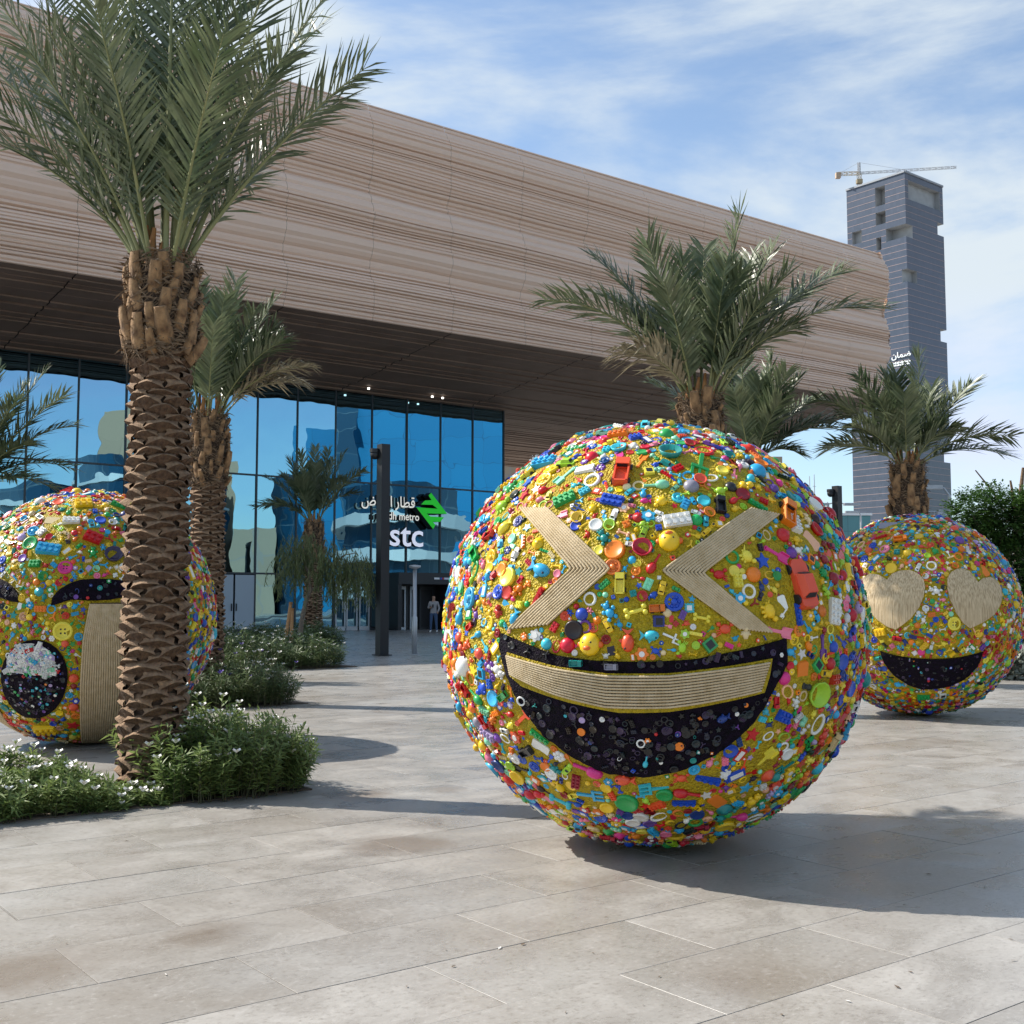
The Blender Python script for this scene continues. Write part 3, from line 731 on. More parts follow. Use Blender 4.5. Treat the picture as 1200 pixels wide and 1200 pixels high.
m = MB(); m.tube([(0, 0, zt_), tip * .5 + Vector((0, 0, zj * .5))], .09, 4); m.tube([(0, 0, zt_), tail], .09, 4); m.build('stay_cable', MT['crane_grey'], crane)
# white lettering on the tower
nx = -ey.normalized()
ar2 = ''.join(chr(c) for c in (0xFEE5, 0xFE8E, 0xFEE4, 0xFEBF))
MT['tower_sign'] = mat('tower_sign', (.8, .84, .84), .5)
sign_text(ar2, 1045, 1067.5, 414, 423, MT['tower_sign'], MT['tower_sign'], 'tower_lettering', None, None, ext=.2, out=.5, plane=(Bg, nx), d=-ex.normalized(), n=nx, parent=tower)
for y0, y1 in ((424, 426), (427.2, 428.8)):
    p0, p1 = on_plane(1047, y1 + 1, Bg + nx * .4, nx), on_plane(1067, y0, Bg + nx * .4, nx)
    q = MB(); w = (p1 - p0).dot(-ex.normalized()); h_ = 1.0
    n_l = 11
    for k in range(n_l): q.obox(p0 + -ex.normalized() * (w * (k + .1 * (k % 3)) / n_l), -ex.normalized() * (w / n_l * .75), -nx * .3, UP * (h_ * (.8 + .3 * (k % 2))))
    wchild(q.build('tower_caption', MT['tower_sign']), tower)
# ------------------------------------------------------------------ toy prototypes (unit size, z outward)
def toy_mat(name, attr=False):
    m = bpy.data.materials.new(name); m.use_nodes = True; ns, ls, b = nodes_of(m)
    if attr:
        a = ns.new('ShaderNodeAttribute'); a.attribute_name = 'tint'; src = a.outputs['Color']
    else:
        oi = ns.new('ShaderNodeObjectInfo'); src = oi.outputs['Color']
    ls.new(src, b.inputs['Base Color']); b.inputs['Roughness'].default_value = .36; b.inputs['Specular IOR Level'].default_value = .5
    return m
MT['toy'] = toy_mat('toy_plastic'); MT['toy_attr'] = toy_mat('toy_plastic_mixed', True)
MT['toy_dark'] = mat('toy_dark', (.012, .012, .014), .4); MT['toy_white'] = mat('toy_white', (.75, .75, .72), .4); MT['toy_beak'] = mat('toy_orange', (.72, .14, .02), .4)
TM = [MT['toy'], MT['toy_dark'], MT['toy_white'], MT['toy_beak']]
PROTO = {}
def proto(name, mb): PROTO.setdefault(name, []).append((mb, mb.mesh(name, TM)))
def circ(n, r, off=0, cx=0, cy=0): return [(cx + r * math.cos(2 * math.pi * i / n + off), cy + r * math.sin(2 * math.pi * i / n + off)) for i in range(n)]
for (a, b_) in ((4, 2), (3, 2), (2, 2), (4, 2)):
    m = MB(); u = 1.0 / 4; m.box((0, 0, .13), (a * u, b_ * u, .26), top=.97)
    for i in range(a):
        for j in range(b_): m.cyl(((i - (a - 1) / 2) * u, (j - (b_ - 1) / 2) * u, .26), u * .32, .09, 7)
    proto('toy_brick', m)
m = MB(); m.box((0, 0, .1), (1, .24, .2), top=.95)
for i in range(4): m.cyl(((i - 1.5) * .25, 0, .2), .085, .08, 7)
proto('toy_brick', m)
m = MB()          # car seen from above: body, cabin, wheels
m.prism([(-.5, -.16), (-.46, -.22), (.4, -.22), (.5, -.13), (.5, .13), (.4, .22), (-.46, .22), (-.5, .16)], .04, .2, inset=.95)
m.box((-.06, 0, .28), (.5, .34, .16), top=.72); m.box((-.06, 0, .285), (.52, .26, .1), 1, top=.76)
for x in (-.3, .3):
    for y in (-.22, .22): m.cyl((0, 0, 0), .11, .09, 8, 1, M=Matrix.Translation((x, y + .045, .09)) @ Matrix.Rotation(math.pi / 2, 4, 'X'))
proto('toy_car', m)
m = MB()          # truck
m.box((.3, 0, .2), (.3, .44, .36), top=.9); m.box((.3, 0, .3), (.32, .3, .1), 1); m.box((-.18, 0, .12), (.62, .42, .12)); m.box((-.18, .19, .24), (.62, .05, .16)); m.box((-.18, -.19, .24), (.62, .05, .16)); m.box((-.47, 0, .24), (.05, .42, .16))
for x in (-.3, .28):
    for y in (-.22, .22): m.cyl((0, 0, 0), .12, .1, 8, 1, M=Matrix.Translation((x, y + .05, .08)) @ Matrix.Rotation(math.pi / 2, 4, 'X'))
proto('toy_truck', m)
m = MB(); m.lathe([(.5, 0), (.5, .12), (.45, .17), (.38, .17), (.34, .11), (.02, .11)], 14)
for x, y in ((.1, .1), (-.1, .1), (.1, -.1), (-.1, -.1)): m.cyl((x, y, .1), .05, .02, 6, 1)
proto('button', m)
m = MB(); m.lathe([(.5, 0), (.5, .22), (.42, .30), (.22, .30), (.16, .2), (.02, .18)], 10); m.cyl((0, 0, .17), .14, .02, 8, 2); proto('bead', m)
m = MB(); m.sph((0, 0, .15), (.5, .5, .38), 9, 5); proto('bead', m)
m = MB(); m.box((0, 0, .17), (.8, .8, .36), top=.86); m.cyl((0, 0, .3), .18, .06, 6, 1); proto('bead', m)
m = MB(); pts = []
for i in range(24): a = 2 * math.pi * i / 24; q = .5 if i % 4 in (0, 1) else .38; pts.append((q * math.cos(a), q * math.sin(a)))
m.prism(pts, 0, .2, inset=.93); m.cyl((0, 0, .2), .2, .05, 8, 2); proto('flower_bead', m)
m = MB()
for i in range(6): a = 2 * math.pi * i / 6; m.sph((.29 * math.cos(a), .29 * math.sin(a), .1), (.2, .2, .14), 6, 4)
m.sph((0, 0, .16), (.17, .17, .12), 6, 4, 2); proto('flower_bead', m)
m = MB(); pts = []
for i in range(32): a = 2 * math.pi * i / 32; q = .5 if i % 2 else .4; pts.append((q * max(-.8, min(.8, 1.25 * math.cos(a))), q * max(-.8, min(.8, 1.25 * math.sin(a)))))
m.prism(pts, 0, .16, inset=.95); m.prism(circ(4, .26, math.pi / 4), .16, .19, 2); proto('flower_bead', m)
m = MB(); m.torus((0, 0, .08), .4, .1, 16, 6); proto('toy_ring', m)
m = MB(); m.torus((0, 0, .08), .42, .08, 16, 6, sy=.7); proto('toy_ring', m)
m = MB(); pts = [((.5 if i % 2 == 0 else .24) * math.cos(2 * math.pi * i / 10), (.5 if i % 2 == 0 else .24) * math.sin(2 * math.pi * i / 10)) for i in range(10)]
m.prism(pts, 0, .16, inset=.8); proto('toy_star', m)
m = MB(); m.sph((0, 0, .16), (.42, .45, .36), 12, 8); m.sph((-.4, 0, .12), .14, 7, 5, 3); m.sph((.4, 0, .12), .14, 7, 5, 3)
m.sph((0, -.16, .46), (.17, .1, .1), 8, 5, 3); m.sph((-.15, .05, .45), .055, 6, 5, 1); m.sph((.15, .05, .45), .055, 6, 5, 1); proto('toy_duck', m)
m = MB(); m.sph((-.06, 0, .14), (.36, .25, .24), 10, 6); m.prism([(.22, 0), (.5, .24), (.42, 0), (.5, -.24)], .06, .2); m.sph((-.26, .1, .3), .05, 6, 4, 1); m.prism([(-.1, .2), (.1, .2), (.05, .36)], .08, .2); proto('toy_fish', m)
m = MB(); m.sph((-.2, 0, .14), (.29, .2, .2), 9, 6); m.tube([(.0, 0, .12), (.3, 0, .11), (.5, 0, .1)], [.07, .055, .07], 7); proto('toy_spoon', m)
m = MB(); m.prism([(-.5, -.16), (-.44, .0), (-.5, .16), (-.12, .2), (-.04, .06), (.5, .06), (.5, -.06), (-.04, -.06), (-.12, -.2)], .04, .14, inset=.96); m.box((-.3, .17, .12), (.34, .04, .14)); m.box((-.3, -.17, .12), (.34, .04, .14)); m.torus((.46, 0, .1), .08, .03, 8, 5); proto('toy_shovel', m)
m = MB(); m.box((.18, 0, .1), (.6, .1, .12)); m.box((-.14, 0, .1), (.1, .5, .12))
for y in (-.2, 0, .2): m.box((-.33, y, .1), (.34, .07, .1))
proto('toy_rake', m)
m = MB(); m.sph((0, -.1, .14), (.2, .24, .18), 8, 6); m.sph((0, .24, .16), (.16, .16, .16), 8, 6)
for x in (-.13, .13): m.sph((x, .38, .16), .07, 6, 4)
for x, y in ((-.24, .04), (.24, .04), (-.17, -.36), (.17, -.36)): m.sph((x, y, .13), (.1, .12, .1), 6, 4)
m.sph((-.06, .27, .3), .025, 5, 4, 1); m.sph((.06, .27, .3), .025, 5, 4, 1); proto('toy_bear', m)
m = MB(); m.lathe([(.5, 0), (.48, .2), (.42, .24), (.36, .2), (.02, .19)], 14); proto('bottle_cap', m)
m = MB(); m.sph((0, 0, .06), (.5, .5, .42), 12, 8); proto('toy_ball', m)
m = MB(); m.tube([(-.34, 0, .1), (.34, 0, .1)], .09, 7)
for x in (-.38, .38):
    for y in (-.12, .12): m.sph((x, y, .11), .13, 7, 5)
proto('toy_bone', m)
m = MB(); m.box((0, 0, .09), (1, .55, .2), top=.94); m.box((0, 0, .2), (.7, .3, .02), 2); proto('toy_block', m)
m = MB(); m.box((0, 0, .12), (.7, .7, .26), top=.9); m.box((0, 0, .26), (.4, .4, .02), 1); proto('toy_block', m)
m = MB(); m.prism([(-.5, -.2), (-.4, -.3), (.4, -.3), (.5, -.2), (.5, .2), (.4, .3), (-.4, .3), (-.5, .2)], 0, .12, inset=.95); proto('toy_block', m)
m = MB(); m.sph((0, 0, .14), (.3, .24, .2), 9, 6); m.sph((.34, .14, .18), (.12, .12, .12), 7, 5)
m.tube([(.2, .06, .14), (.34, .14, .18)], .07, 6)
for x, y in ((-.22, -.3), (.2, -.3), (-.34, .0), (.0, -.33)): m.tube([(x * .6, y * .5, .12), (x, y, .08)], [.08, .06], 6)
m.tube([(-.26, .05, .14), (-.46, .22, .12)], [.06, .02], 5); proto('toy_dinosaur', m)
m = MB(); m.sph((0, 0, .12), (.3, .24, .18), 10, 6)
for sx in (-1, 1):
    m.sph((sx * .34, .22, .12), (.13, .12, .1), 7, 4); m.tube([(sx * .2, .1, .1), (sx * .34, .22, .12)], .05, 5)
    for k in range(3): m.tube([(sx * .2, -.04 - .08 * k, .1), (sx * .45, -.1 - .14 * k, .05)], [.045, .025], 5)
proto('toy_crab', m)
m = MB(); m.lathe([(.5, 0), (.5, .2), (.42, .24), (.32, .12), (.16, .12), (.15, .26), (.02, .26)], 14)
for i in range(6): a = math.pi * i / 3; m.box((.26 * math.cos(a), .26 * math.sin(a), .14), (.1, .1, .1))
proto('toy_wheel', m)
m = MB(); m.lathe([(.36, 0), (.5, .32), (.44, .32), (.3, .1), (.02, .1)], 12); proto('toy_cup', m)
m = MB(); m.lathe([(.5, 0), (.46, .2), (.2, .3), (.18, .38), (.02, .38)], 10); proto('toy_cup', m)
m = MB(); m.tube([(-.3, -.3, .1), (0, .0, .12), (.3, -.3, .1)], .11, 6); m.tube([(0, 0, .12), (0, .4, .12)], .11, 6); m.sph((0, .42, .13), .13, 7, 5); proto('toy_figure', m)
m = MB(); m.sph((0, .3, .2), (.16, .16, .16), 8, 6); m.lathe([(.3, 0), (.22, .2), (.12, .42), (.05, .44)], 9, M=Matrix.Translation((0, .3, .1)) @ Matrix.Rotation(math.pi / 2, 4, 'X') @ Matrix.Translation((0, 0, .12)) @ Matrix.Diagonal((1, .6, 1, 1))); m.tube([(-.3, .0, .12), (0, .12, .14), (.3, .0, .12)], .06, 5); proto('toy_figure', m)
PAL = {'yellow': (.80, .52, .015), 'lemon': (.78, .66, .06), 'orange': (.78, .20, .012), 'redorange': (.72, .085, .03), 'red': (.52, .012, .016), 'darkred': (.26, .008, .015), 'sky': (.03, .36, .62), 'cyan': (.04, .46, .56),
       'blue': (.012, .07, .46), 'navy': (.012, .04, .20), 'green': (.015, .32, .075), 'lime': (.34, .58, .03), 'teal': (.008, .23, .21), 'mint': (.22, .60, .38), 'white': (.74, .74, .70), 'pink': (.78, .20, .30),
       'magenta': (.66, .03, .22), 'purple': (.15, .05, .30), 'lilac': (.42, .32, .55), 'black': (.014, .014, .016), 'cream': (.70, .55, .30), 'grey': (.24, .23, .28), 'peach': (.78, .42, .24), 'brown': (.10, .05, .02)}
PKEYS = ['yellow', 'lemon', 'orange', 'redorange', 'red', 'darkred', 'sky', 'cyan', 'blue', 'navy', 'green', 'lime', 'teal', 'mint', 'white', 'pink', 'magenta', 'purple', 'lilac', 'black', 'cream', 'peach']
PWT = np.array([16, 5, 9, 7, 13, 4, 10, 6, 11, 3, 8, 6, 5, 3, 9, 4, 3, 3, 1, 3, 4, 2], float); PWT /= PWT.sum()
K_LARGE = ['toy_brick', 'toy_car', 'toy_truck', 'toy_ball', 'toy_fish', 'toy_shovel', 'toy_spoon', 'toy_bear', 'toy_block', 'toy_dinosaur', 'toy_crab', 'toy_wheel', 'toy_ring', 'toy_cup', 'toy_star', 'bottle_cap', 'toy_figure', 'toy_rake']
K_MED = ['toy_brick', 'toy_brick', 'toy_brick', 'toy_car', 'toy_car', 'toy_fish', 'toy_figure', 'toy_bear', 'bottle_cap', 'button', 'toy_ring', 'toy_star', 'toy_bone', 'toy_block', 'toy_dinosaur', 'toy_wheel', 'toy_ball', 'flower_bead', 'flower_bead', 'toy_cup', 'toy_spoon', 'toy_shovel', 'toy_crab', 'toy_truck']
K_SMALL = ['bead', 'bead', 'bead', 'bead', 'button', 'flower_bead', 'flower_bead', 'toy_block', 'toy_brick', 'bottle_cap', 'toy_star']

def gold_material():
    m = bpy.data.materials.new('gold_grain'); m.use_nodes = True; ns, ls, b = nodes_of(m)
    tc = ns.new('ShaderNodeTexCoord')
    v = N(ns, 'ShaderNodeTexVoronoi', Scale=75.0); ls.new(tc.outputs['Object'], v.inputs['Vector'])
    n = N(ns, 'ShaderNodeTexNoise', Scale=3.0, Detail=3.0); ls.new(tc.outputs['Object'], n.inputs['Vector'])
    c = ns.new('ShaderNodeMixRGB'); ls.new(n.outputs['Fac'], c.inputs['Fac']); c.inputs['Color1'].default_value = (.42, .30, .006, 1); c.inputs['Color2'].default_value = (.60, .44, .012, 1)
    hs = ns.new('ShaderNodeMixRGB'); hs.blend_type = 'MULTIPLY'; hs.inputs['Fac'].default_value = .45; ls.new(c.outputs[0], hs.inputs['Color1']); bw = ns.new('ShaderNodeRGBToBW'); ls.new(v.outputs['Color'], bw.inputs[0]); ls.new(bw.outputs[0], hs.inputs['Color2'])
    ls.new(hs.outputs[0], b.inputs['Base Color']); b.inputs['Roughness'].default_value = .55; b.inputs['Specular IOR Level'].default_value = .3
    bp = ns.new('ShaderNodeBump'); bp.invert = True; bp.inputs['Strength'].default_value = 1.0; bp.inputs['Distance'].default_value = .012
    ls.new(v.outputs['Distance'], bp.inputs['Height']); ls.new(bp.outputs[0], b.inputs['Normal']); return m
MT['gold'] = gold_material()
MT['mouth'] = mat('black_sequins', (.0022, .002, .003), .65, spec=.12, col2=(.010, .004, .016), vscale=34, bump=1.0, bscale=110)
MT['rope'] = mat('bead_rope', (.46, .35, .20), .75, spec=.2, col2=(.60, .48, .31), vscale=20, bump=.3, bscale=160)
MT['rope_gap'] = mat('rope_gap', (.10, .065, .028), .9)
def straw_material():
    m = bpy.data.materials.new('straw'); m.use_nodes = True; ns, ls, b = nodes_of(m); tc = ns.new('ShaderNodeTexCoord')
    mp = ns.new('ShaderNodeMapping'); mp.inputs['Scale'].default_value = (95, 95, .6); ls.new(tc.outputs['Object'], mp.inputs['Vector'])
    n = N(ns, 'ShaderNodeTexNoise', Scale=1.0, Detail=3.0); ls.new(mp.outputs[0], n.inputs['Vector'])
    r = ns.new('ShaderNodeMapRange'); r.inputs['From Min'].default_value = .35; r.inputs['From Max'].default_value = .6; ls.new(n.outputs['Fac'], r.inputs['Value'])
    c = ns.new('ShaderNodeMixRGB'); ls.new(r.outputs[0], c.inputs['Fac']); c.inputs['Color1'].default_value = (.34, .24, .125, 1); c.inputs['Color2'].default_value = (.60, .47, .29, 1)
    ls.new(c.outputs[0], b.inputs['Base Color']); b.inputs['Roughness'].default_value = .7
    bp = ns.new('ShaderNodeBump'); bp.inputs['Strength'].default_value = .8; bp.inputs['Distance'].default_value = .008; ls.new(n.outputs['Fac'], bp.inputs['Height']); ls.new(bp.outputs[0], b.inputs['Normal'])
    return m
MT['straw'] = straw_material()

def in_poly(P, poly):
    x, y = P[:, 0], P[:, 1]; r = np.zeros(len(P), bool); n = len(poly)
    for i in range(n):
        x1, y1 = poly[i]; x2, y2 = poly[(i + 1) % n]
        if y1 == y2: continue
        r ^= ((y1 > y) != (y2 > y)) & (x < (x2 - x1) * (y - y1) / (y2 - y1) + x1)
    return r
def fit_ball(l, r, t, b_):        # left, right, top, bottom of the outline in pixels; None = unknown
    cx = (l + r) / 2
    u1, u2 = ray(l, (t + b_) / 2).normalized(), ray(r, (t + b_) / 2).normalized(); half = u1.angle(u2) / 2
    v1, v2 = ray(cx, t).normalized(), ray(cx, b_).normalized(); half = (half + v1.angle(v2) / 2) / 2
    ax = (u1 + u2).normalized(); ay = (v1 + v2).normalized()
    d = Vector((ax.x, ay.y, ay.z)); d = d.normalized(); d.x = ax.x * math.sqrt(d.y ** 2 + d.z ** 2) / math.sqrt(max(1e-6, ax.y ** 2 + ax.z ** 2)); d.normalize()
    sn = math.sin(half)
    # centre height equals the radius (less a small sink): CAMH + t*d.z = t*sn*.985
    t_ = CAMH / (sn * .985 - d.z)
    return CAM + d * t_, t_ * sn
class Ball:
    def __init__(s, name, l, r, t, b_, label):
        s.C, R = fit_ball(l, r, t, b_); s.R = R - .018; s.name = name
        s.root = empty(name, (s.C.x, s.C.y, 0), label, 'sculpture', 'toy-covered face balls on the plaza')
        s.loc = s.C - Vector((s.C.x, s.C.y, 0)); s.excl = []; s.items = []
        bm_ = bmesh.new(); bmesh.ops.create_icosphere(bm_, subdivisions=6, radius=s.R)
        for v in bm_.verts:
            if v.co.z < -s.loc.z + .002: v.co.z = -s.loc.z + .002
        me = bpy.data.meshes.new('ball_shell'); bm_.to_mesh(me); bm_.free(); me.materials.append(MT['gold'])
        for p in me.polygons: p.use_smooth = True
        o = obj('ball_shell', me, s.root); o.location = s.loc
    def hit(s, px, py, rad=None):     # direction from the centre of the point of the ball seen at a pixel
        r = ray(px, py).normalized(); R = rad or s.R; oc = CAM - s.C; b_ = oc.dot(r); d = b_ * b_ - oc.dot(oc) + R * R
        t = -b_ - math.sqrt(d) if d > 0 else -b_
        return (CAM + r * t - s.C).normalized()
    def patch(s, poly, name, m, out, parent=None, step=.03, ridge=0.0, exclude=True):
        dirs = [s.hit(x, y) for x, y in poly]
        n = len(dirs); full = []
        for i in range(n):
            a, b_ = dirs[i], dirs[(i + 1) % n]; k = max(1, int(a.angle(b_) * s.R / step))
            for j in range(k): full.append(a.lerp(b_, j / k).normalized())
        c = sum(full, Vector()).normalized(); ex = c.cross(UP).normalized() * -1; ey = c.cross(ex) * -1
        def to2(d): q = c.angle(d); v = Vector((d.dot(ex), d.dot(ey))); return v.normalized() * q if v.length > 1e-9 else Vector((0, 0))
        def to3(u): q = u.length; return c if q < 1e-9 else (c * math.cos(q) + (ex * u.x + ey * u.y) / q * math.sin(q))
        p2 = [to2(d) for d in full]; P = np.array([tuple(p) for p in p2]); lo, hi = P.min(0), P.max(0); st = step / s.R
        g = np.array([(x + st * .3 * random.uniform(-1, 1), y + st * .3 * random.uniform(-1, 1)) for x in np.arange(lo[0], hi[0], st) for y in np.arange(lo[1], hi[1], st)])
        if len(g):
            g = g[in_poly(g, P)]
            dd = np.sqrt(((g[:, None, :] - P[None]) ** 2).sum(2)).min(1) if len(g) else np.array([]); g = g[dd > st * .5]
        allp = p2 + [Vector(q) for q in g]; nb = len(p2)
        vo, eo, fo, *_ = delaunay_2d_cdt(allp, [(i, (i + 1) % nb) for i in range(nb)], [list(range(nb))], 1, 1e-7)
        vs = [to3(v) * (s.R + out + (ridge * random.uniform(0, 1))) for v in vo]
        m_ = MB(); m_.add(vs, [tuple(f) for f in fo], 0, True)
        rim = [d * (s.R + out) for d in full]; low = [d * (s.R - .012) for d in full]
        m_.add(rim + low, [(i, nb + i, nb + (i + 1) % nb, (i + 1) % nb) for i in range(nb)], 0)
        me = m_.mesh(name, [m]); recalc(me)
        o = obj(name, me, parent or s.root)
        if not parent: o.location = s.loc
        if exclude: s.excl.append(poly)
        return o
    def rope(s, px_pts, rad, out, parent, beads=True):
        P = [s.hit(x, y) for x, y in px_pts]; path = []
        for a, b_ in zip(P[:-1], P[1:]):
            k = max(2, int(a.angle(b_) * s.R / .0055))
            for j in range(k): path.append(a.lerp(b_, j / k).normalized() * (s.R + out))
        path.append(P[-1] * (s.R + out))
        m_ = MB(); m_.tube(path, [rad * (1.0 if (k % 3) else .88) for k in range(len(path))], 6)
        m_.build('bead_rope', MT['rope'], parent)
    def put(s, kind, d, size, rot=None, col=None, variant=None, individually=True, lift=0.0, thick=1.0):
        var = PROTO[kind]; k = variant if variant is not None else random.randrange(len(var))
        rgb = PAL[col] if isinstance(col, str) else col
        z = d.normalized(); x = UP.cross(z); x = x.normalized() if x.length > 1e-4 else Vector((1, 0, 0)); y = z.cross(x)
        a = random.uniform(0, 2 * math.pi) if rot is None else rot
        tx, ty = random.uniform(-.16, .16), random.uniform(-.16, .16)
        M = Matrix((x, y, z)).transposed() @ Matrix.Rotation(a, 3, 'Z') @ Matrix.Rotation(tx, 3, 'X') @ Matrix.Rotation(ty, 3, 'Y')
        s.items.append((kind, k, z * (s.R - .012 * size / .06 * .5 + lift), M, size, rgb, individually, thick))
    def fill(s, spec, back_boost=1.0):
        # spec: list of (kinds, size range, tries, spacing factor)
        camdir = (CAM - s.C).normalized()
        dirs = [np.array(it[2].normalized()) for it in s.items]; rad = [it[4] * .5 for it in s.items]
        Pn = np.zeros((12000, 3)); Rd = np.zeros(12000); n = len(dirs)
        if n: Pn[:n] = np.array(dirs); Rd[:n] = rad
        for kinds, (s0, s1), tries, fac, indiv in spec:
            c = RNG.normal(size=(tries, 3)); c /= np.linalg.norm(c, axis=1)[:, None]
            sz = s0 + (s1 - s0) * RNG.random(tries) ** 1.6
            W = np.array(s.C)[None] + c * s.R
            ok = W[:, 2] > .035 + sz * .3
            vis = (c @ np.array(camdir)) > (s.R / (CAM - s.C).length) - .02
            if s.excl:
                t1 = np.cross(c, [0, 0, 1.0]); t1 /= np.linalg.norm(t1, axis=1)[:, None] + 1e-9; t2 = np.cross(c, t1)
                bad = np.zeros(tries, bool)
                for k in range(9):
                    a = k * math.pi / 4; off = (t1 * math.cos(a) + t2 * math.sin(a)) * (sz * (.5 if k else 0))[:, None]
                    if k == 8: off = off * 0
                    px = project_np(W + off)
                    for poly in s.excl: bad |= in_poly(px, poly)
                ok &= ~(bad & (vis | ((c @ np.array(camdir)) > -.1)))
            for i in np.nonzero(ok)[0]:
                d = c[i]; r = sz[i] * .5 * fac
                if n:
                    q = np.abs(Pn[:n] - d).max(1) * s.R < (Rd[:n] + r)
                    if q.any():
                        e = np.linalg.norm(Pn[:n][q] - d, axis=1) * s.R
                        if (e < Rd[:n][q] + r).any(): continue
                Pn[n] = d; Rd[n] = r; n += 1
                kind = random.choice(kinds); col = PKEYS[RNG.choice(len(PKEYS), p=PWT)]
                if kind == 'toy_duck': col = 'yellow'
                rgb = np.array(PAL[col]) * RNG.uniform(.8, 1.15); rgb = tuple(np.clip(rgb + RNG.uniform(-.015, .015, 3), .004, .85))
                s.put(kind, Vector(d), sz[i], None, rgb, individually=bool(indiv and vis[i]))
                if n > 11990: return
    def finish(s):
        counts = {}; stuff = []
        order = sorted(s.items, key=lambda it: -it[4])
        for kind, k, p, M, size, rgb, ind, th in order:
            if ind and counts.get(kind, 0) < 295:
                counts[kind] = counts.get(kind, 0) + 1
                o = obj(kind, PROTO[kind][k][1], s.root); o.color = (*rgb, 1)
                o.matrix_local = Matrix.Translation(s.loc + p) @ M.to_4x4() @ Matrix.Diagonal((size, size, size * th, 1))
            else: stuff.append((kind, k, p, M, size, rgb, th))
        V = []; Fc = []; Cc = []; Mi = []; off = 0
        cache = {}
        for kind, k, p, M, size, rgb, th in stuff:
            if (kind, k) not in cache:
                mb = PROTO[kind][k][0]; cache[(kind, k)] = (np.array(mb.v), mb.f, mb.m)
            v, f, mi = cache[(kind, k)]
            w = (v * np.array([size, size, size * th])) @ np.array(M).T + np.array(p)
            V.append(w); Fc.extend([tuple(i + off for i in q) for q in f]); Mi.extend(mi); Cc.append(np.tile(np.array([*rgb, 1.0]), (len(v), 1))); off += len(v)
        if not stuff: return
        me = bpy.data.meshes.new('toy_covering'); me.from_pydata(np.concatenate(V).tolist(), [], Fc)
        for m_ in (MT['toy_attr'], MT['toy_dark'], MT['toy_white'], MT['toy_beak']): me.materials.append(m_)
        me.polygons.foreach_set('material_index', Mi)
        ca = me.color_attributes.new('tint', 'FLOAT_COLOR', 'POINT'); ca.data.foreach_set('color', np.concatenate(Cc).astype(np.float32).ravel())
        me.update(); o = obj('toy_covering', me, s.root); o.location = s.loc; tag(o, kind='stuff')
def lerp2(a, b_, t): return (a[0] + (b_[0] - a[0]) * t, a[1] + (b_[1] - a[1]) * t)

# ---- laughing ball with squeezed eyes
ball = Ball('laughing_face_ball', 519, 1019, 491, 997, 'giant toy-covered ball with squeezed chevron eyes and a wide rope-toothed grin')
mouth = [(589, 742), (612, 752), (653, 768), (697, 774), (755, 775.5), (813, 772.5), (871.5, 761), (920, 748), (920.5, 778), (906.5, 804.5), (895, 826), (880, 848), (842, 880), (799, 901), (755, 909), (711, 904), (676, 888), (638, 860), (609, 822), (593, 784), (587, 755)]
mo = ball.patch(mouth, 'mouth', MT['mouth'], .012, ridge=.008, step=.02); tag(mo, 'black sequinned grin')
teeth = [(597.5, 764), (653, 780), (711, 788), (784, 788), (842.5, 781), (902, 771), (899, 790), (893, 810), (842, 822), (784, 832), (726, 833), (667.5, 821), (615, 803), (601, 791)]
tb = ball.patch(teeth, 'teeth_band', MT['gold'], .026, step=.03, exclude=False)
ball.patch([(598, 767), (653, 782), (711, 790), (784, 790), (842, 783.5), (899, 775), (889, 808), (842, 818), (784, 827), (711, 826.5), (653, 812), (602, 789)], 'rope_backing', MT['rope_gap'], .0285, parent=tb, step=.03, exclude=False)
top_r = [(598, 768), (653, 783), (711, 791), (784, 791), (842, 784.5), (898, 776)]; bot_r = [(602, 788), (653, 811), (711, 825.5), (784, 826), (842, 817), (888, 807)]
NR = 11
for k in range(NR):
    ball.rope([lerp2(a, b_, k / (NR - 1)) for a, b_ in zip(top_r, bot_r)], .0064, .034, tb)
NE = 11
for (uo, ui, ao, ai, lo_, li) in (((642, 597), (611, 596), (715, 667), (671, 667), (642, 732), (598, 737)), ((880, 597), (911, 604), (776, 669), (822, 672), (867, 737), (903, 741))):
    poly = [uo, ao, lo_, li, ai, ui]
    e = ball.patch(poly, 'eye', MT['rope_gap'], .006, step=.03); tag(e, 'chevron eye of rope rows')
    for k in range(NE):
        t = k / (NE - 1); a, b_, c = lerp2(uo, ui, t), lerp2(ao, ai, t), lerp2(lo_, li, t)
        ball.rope([a, lerp2(a, b_, .5), lerp2(a, b_, .93), lerp2(lerp2(a, b_, .985), lerp2(c, b_, .985), .5), lerp2(c, b_, .93), lerp2(c, b_, .5), c], .0070, .012, e)
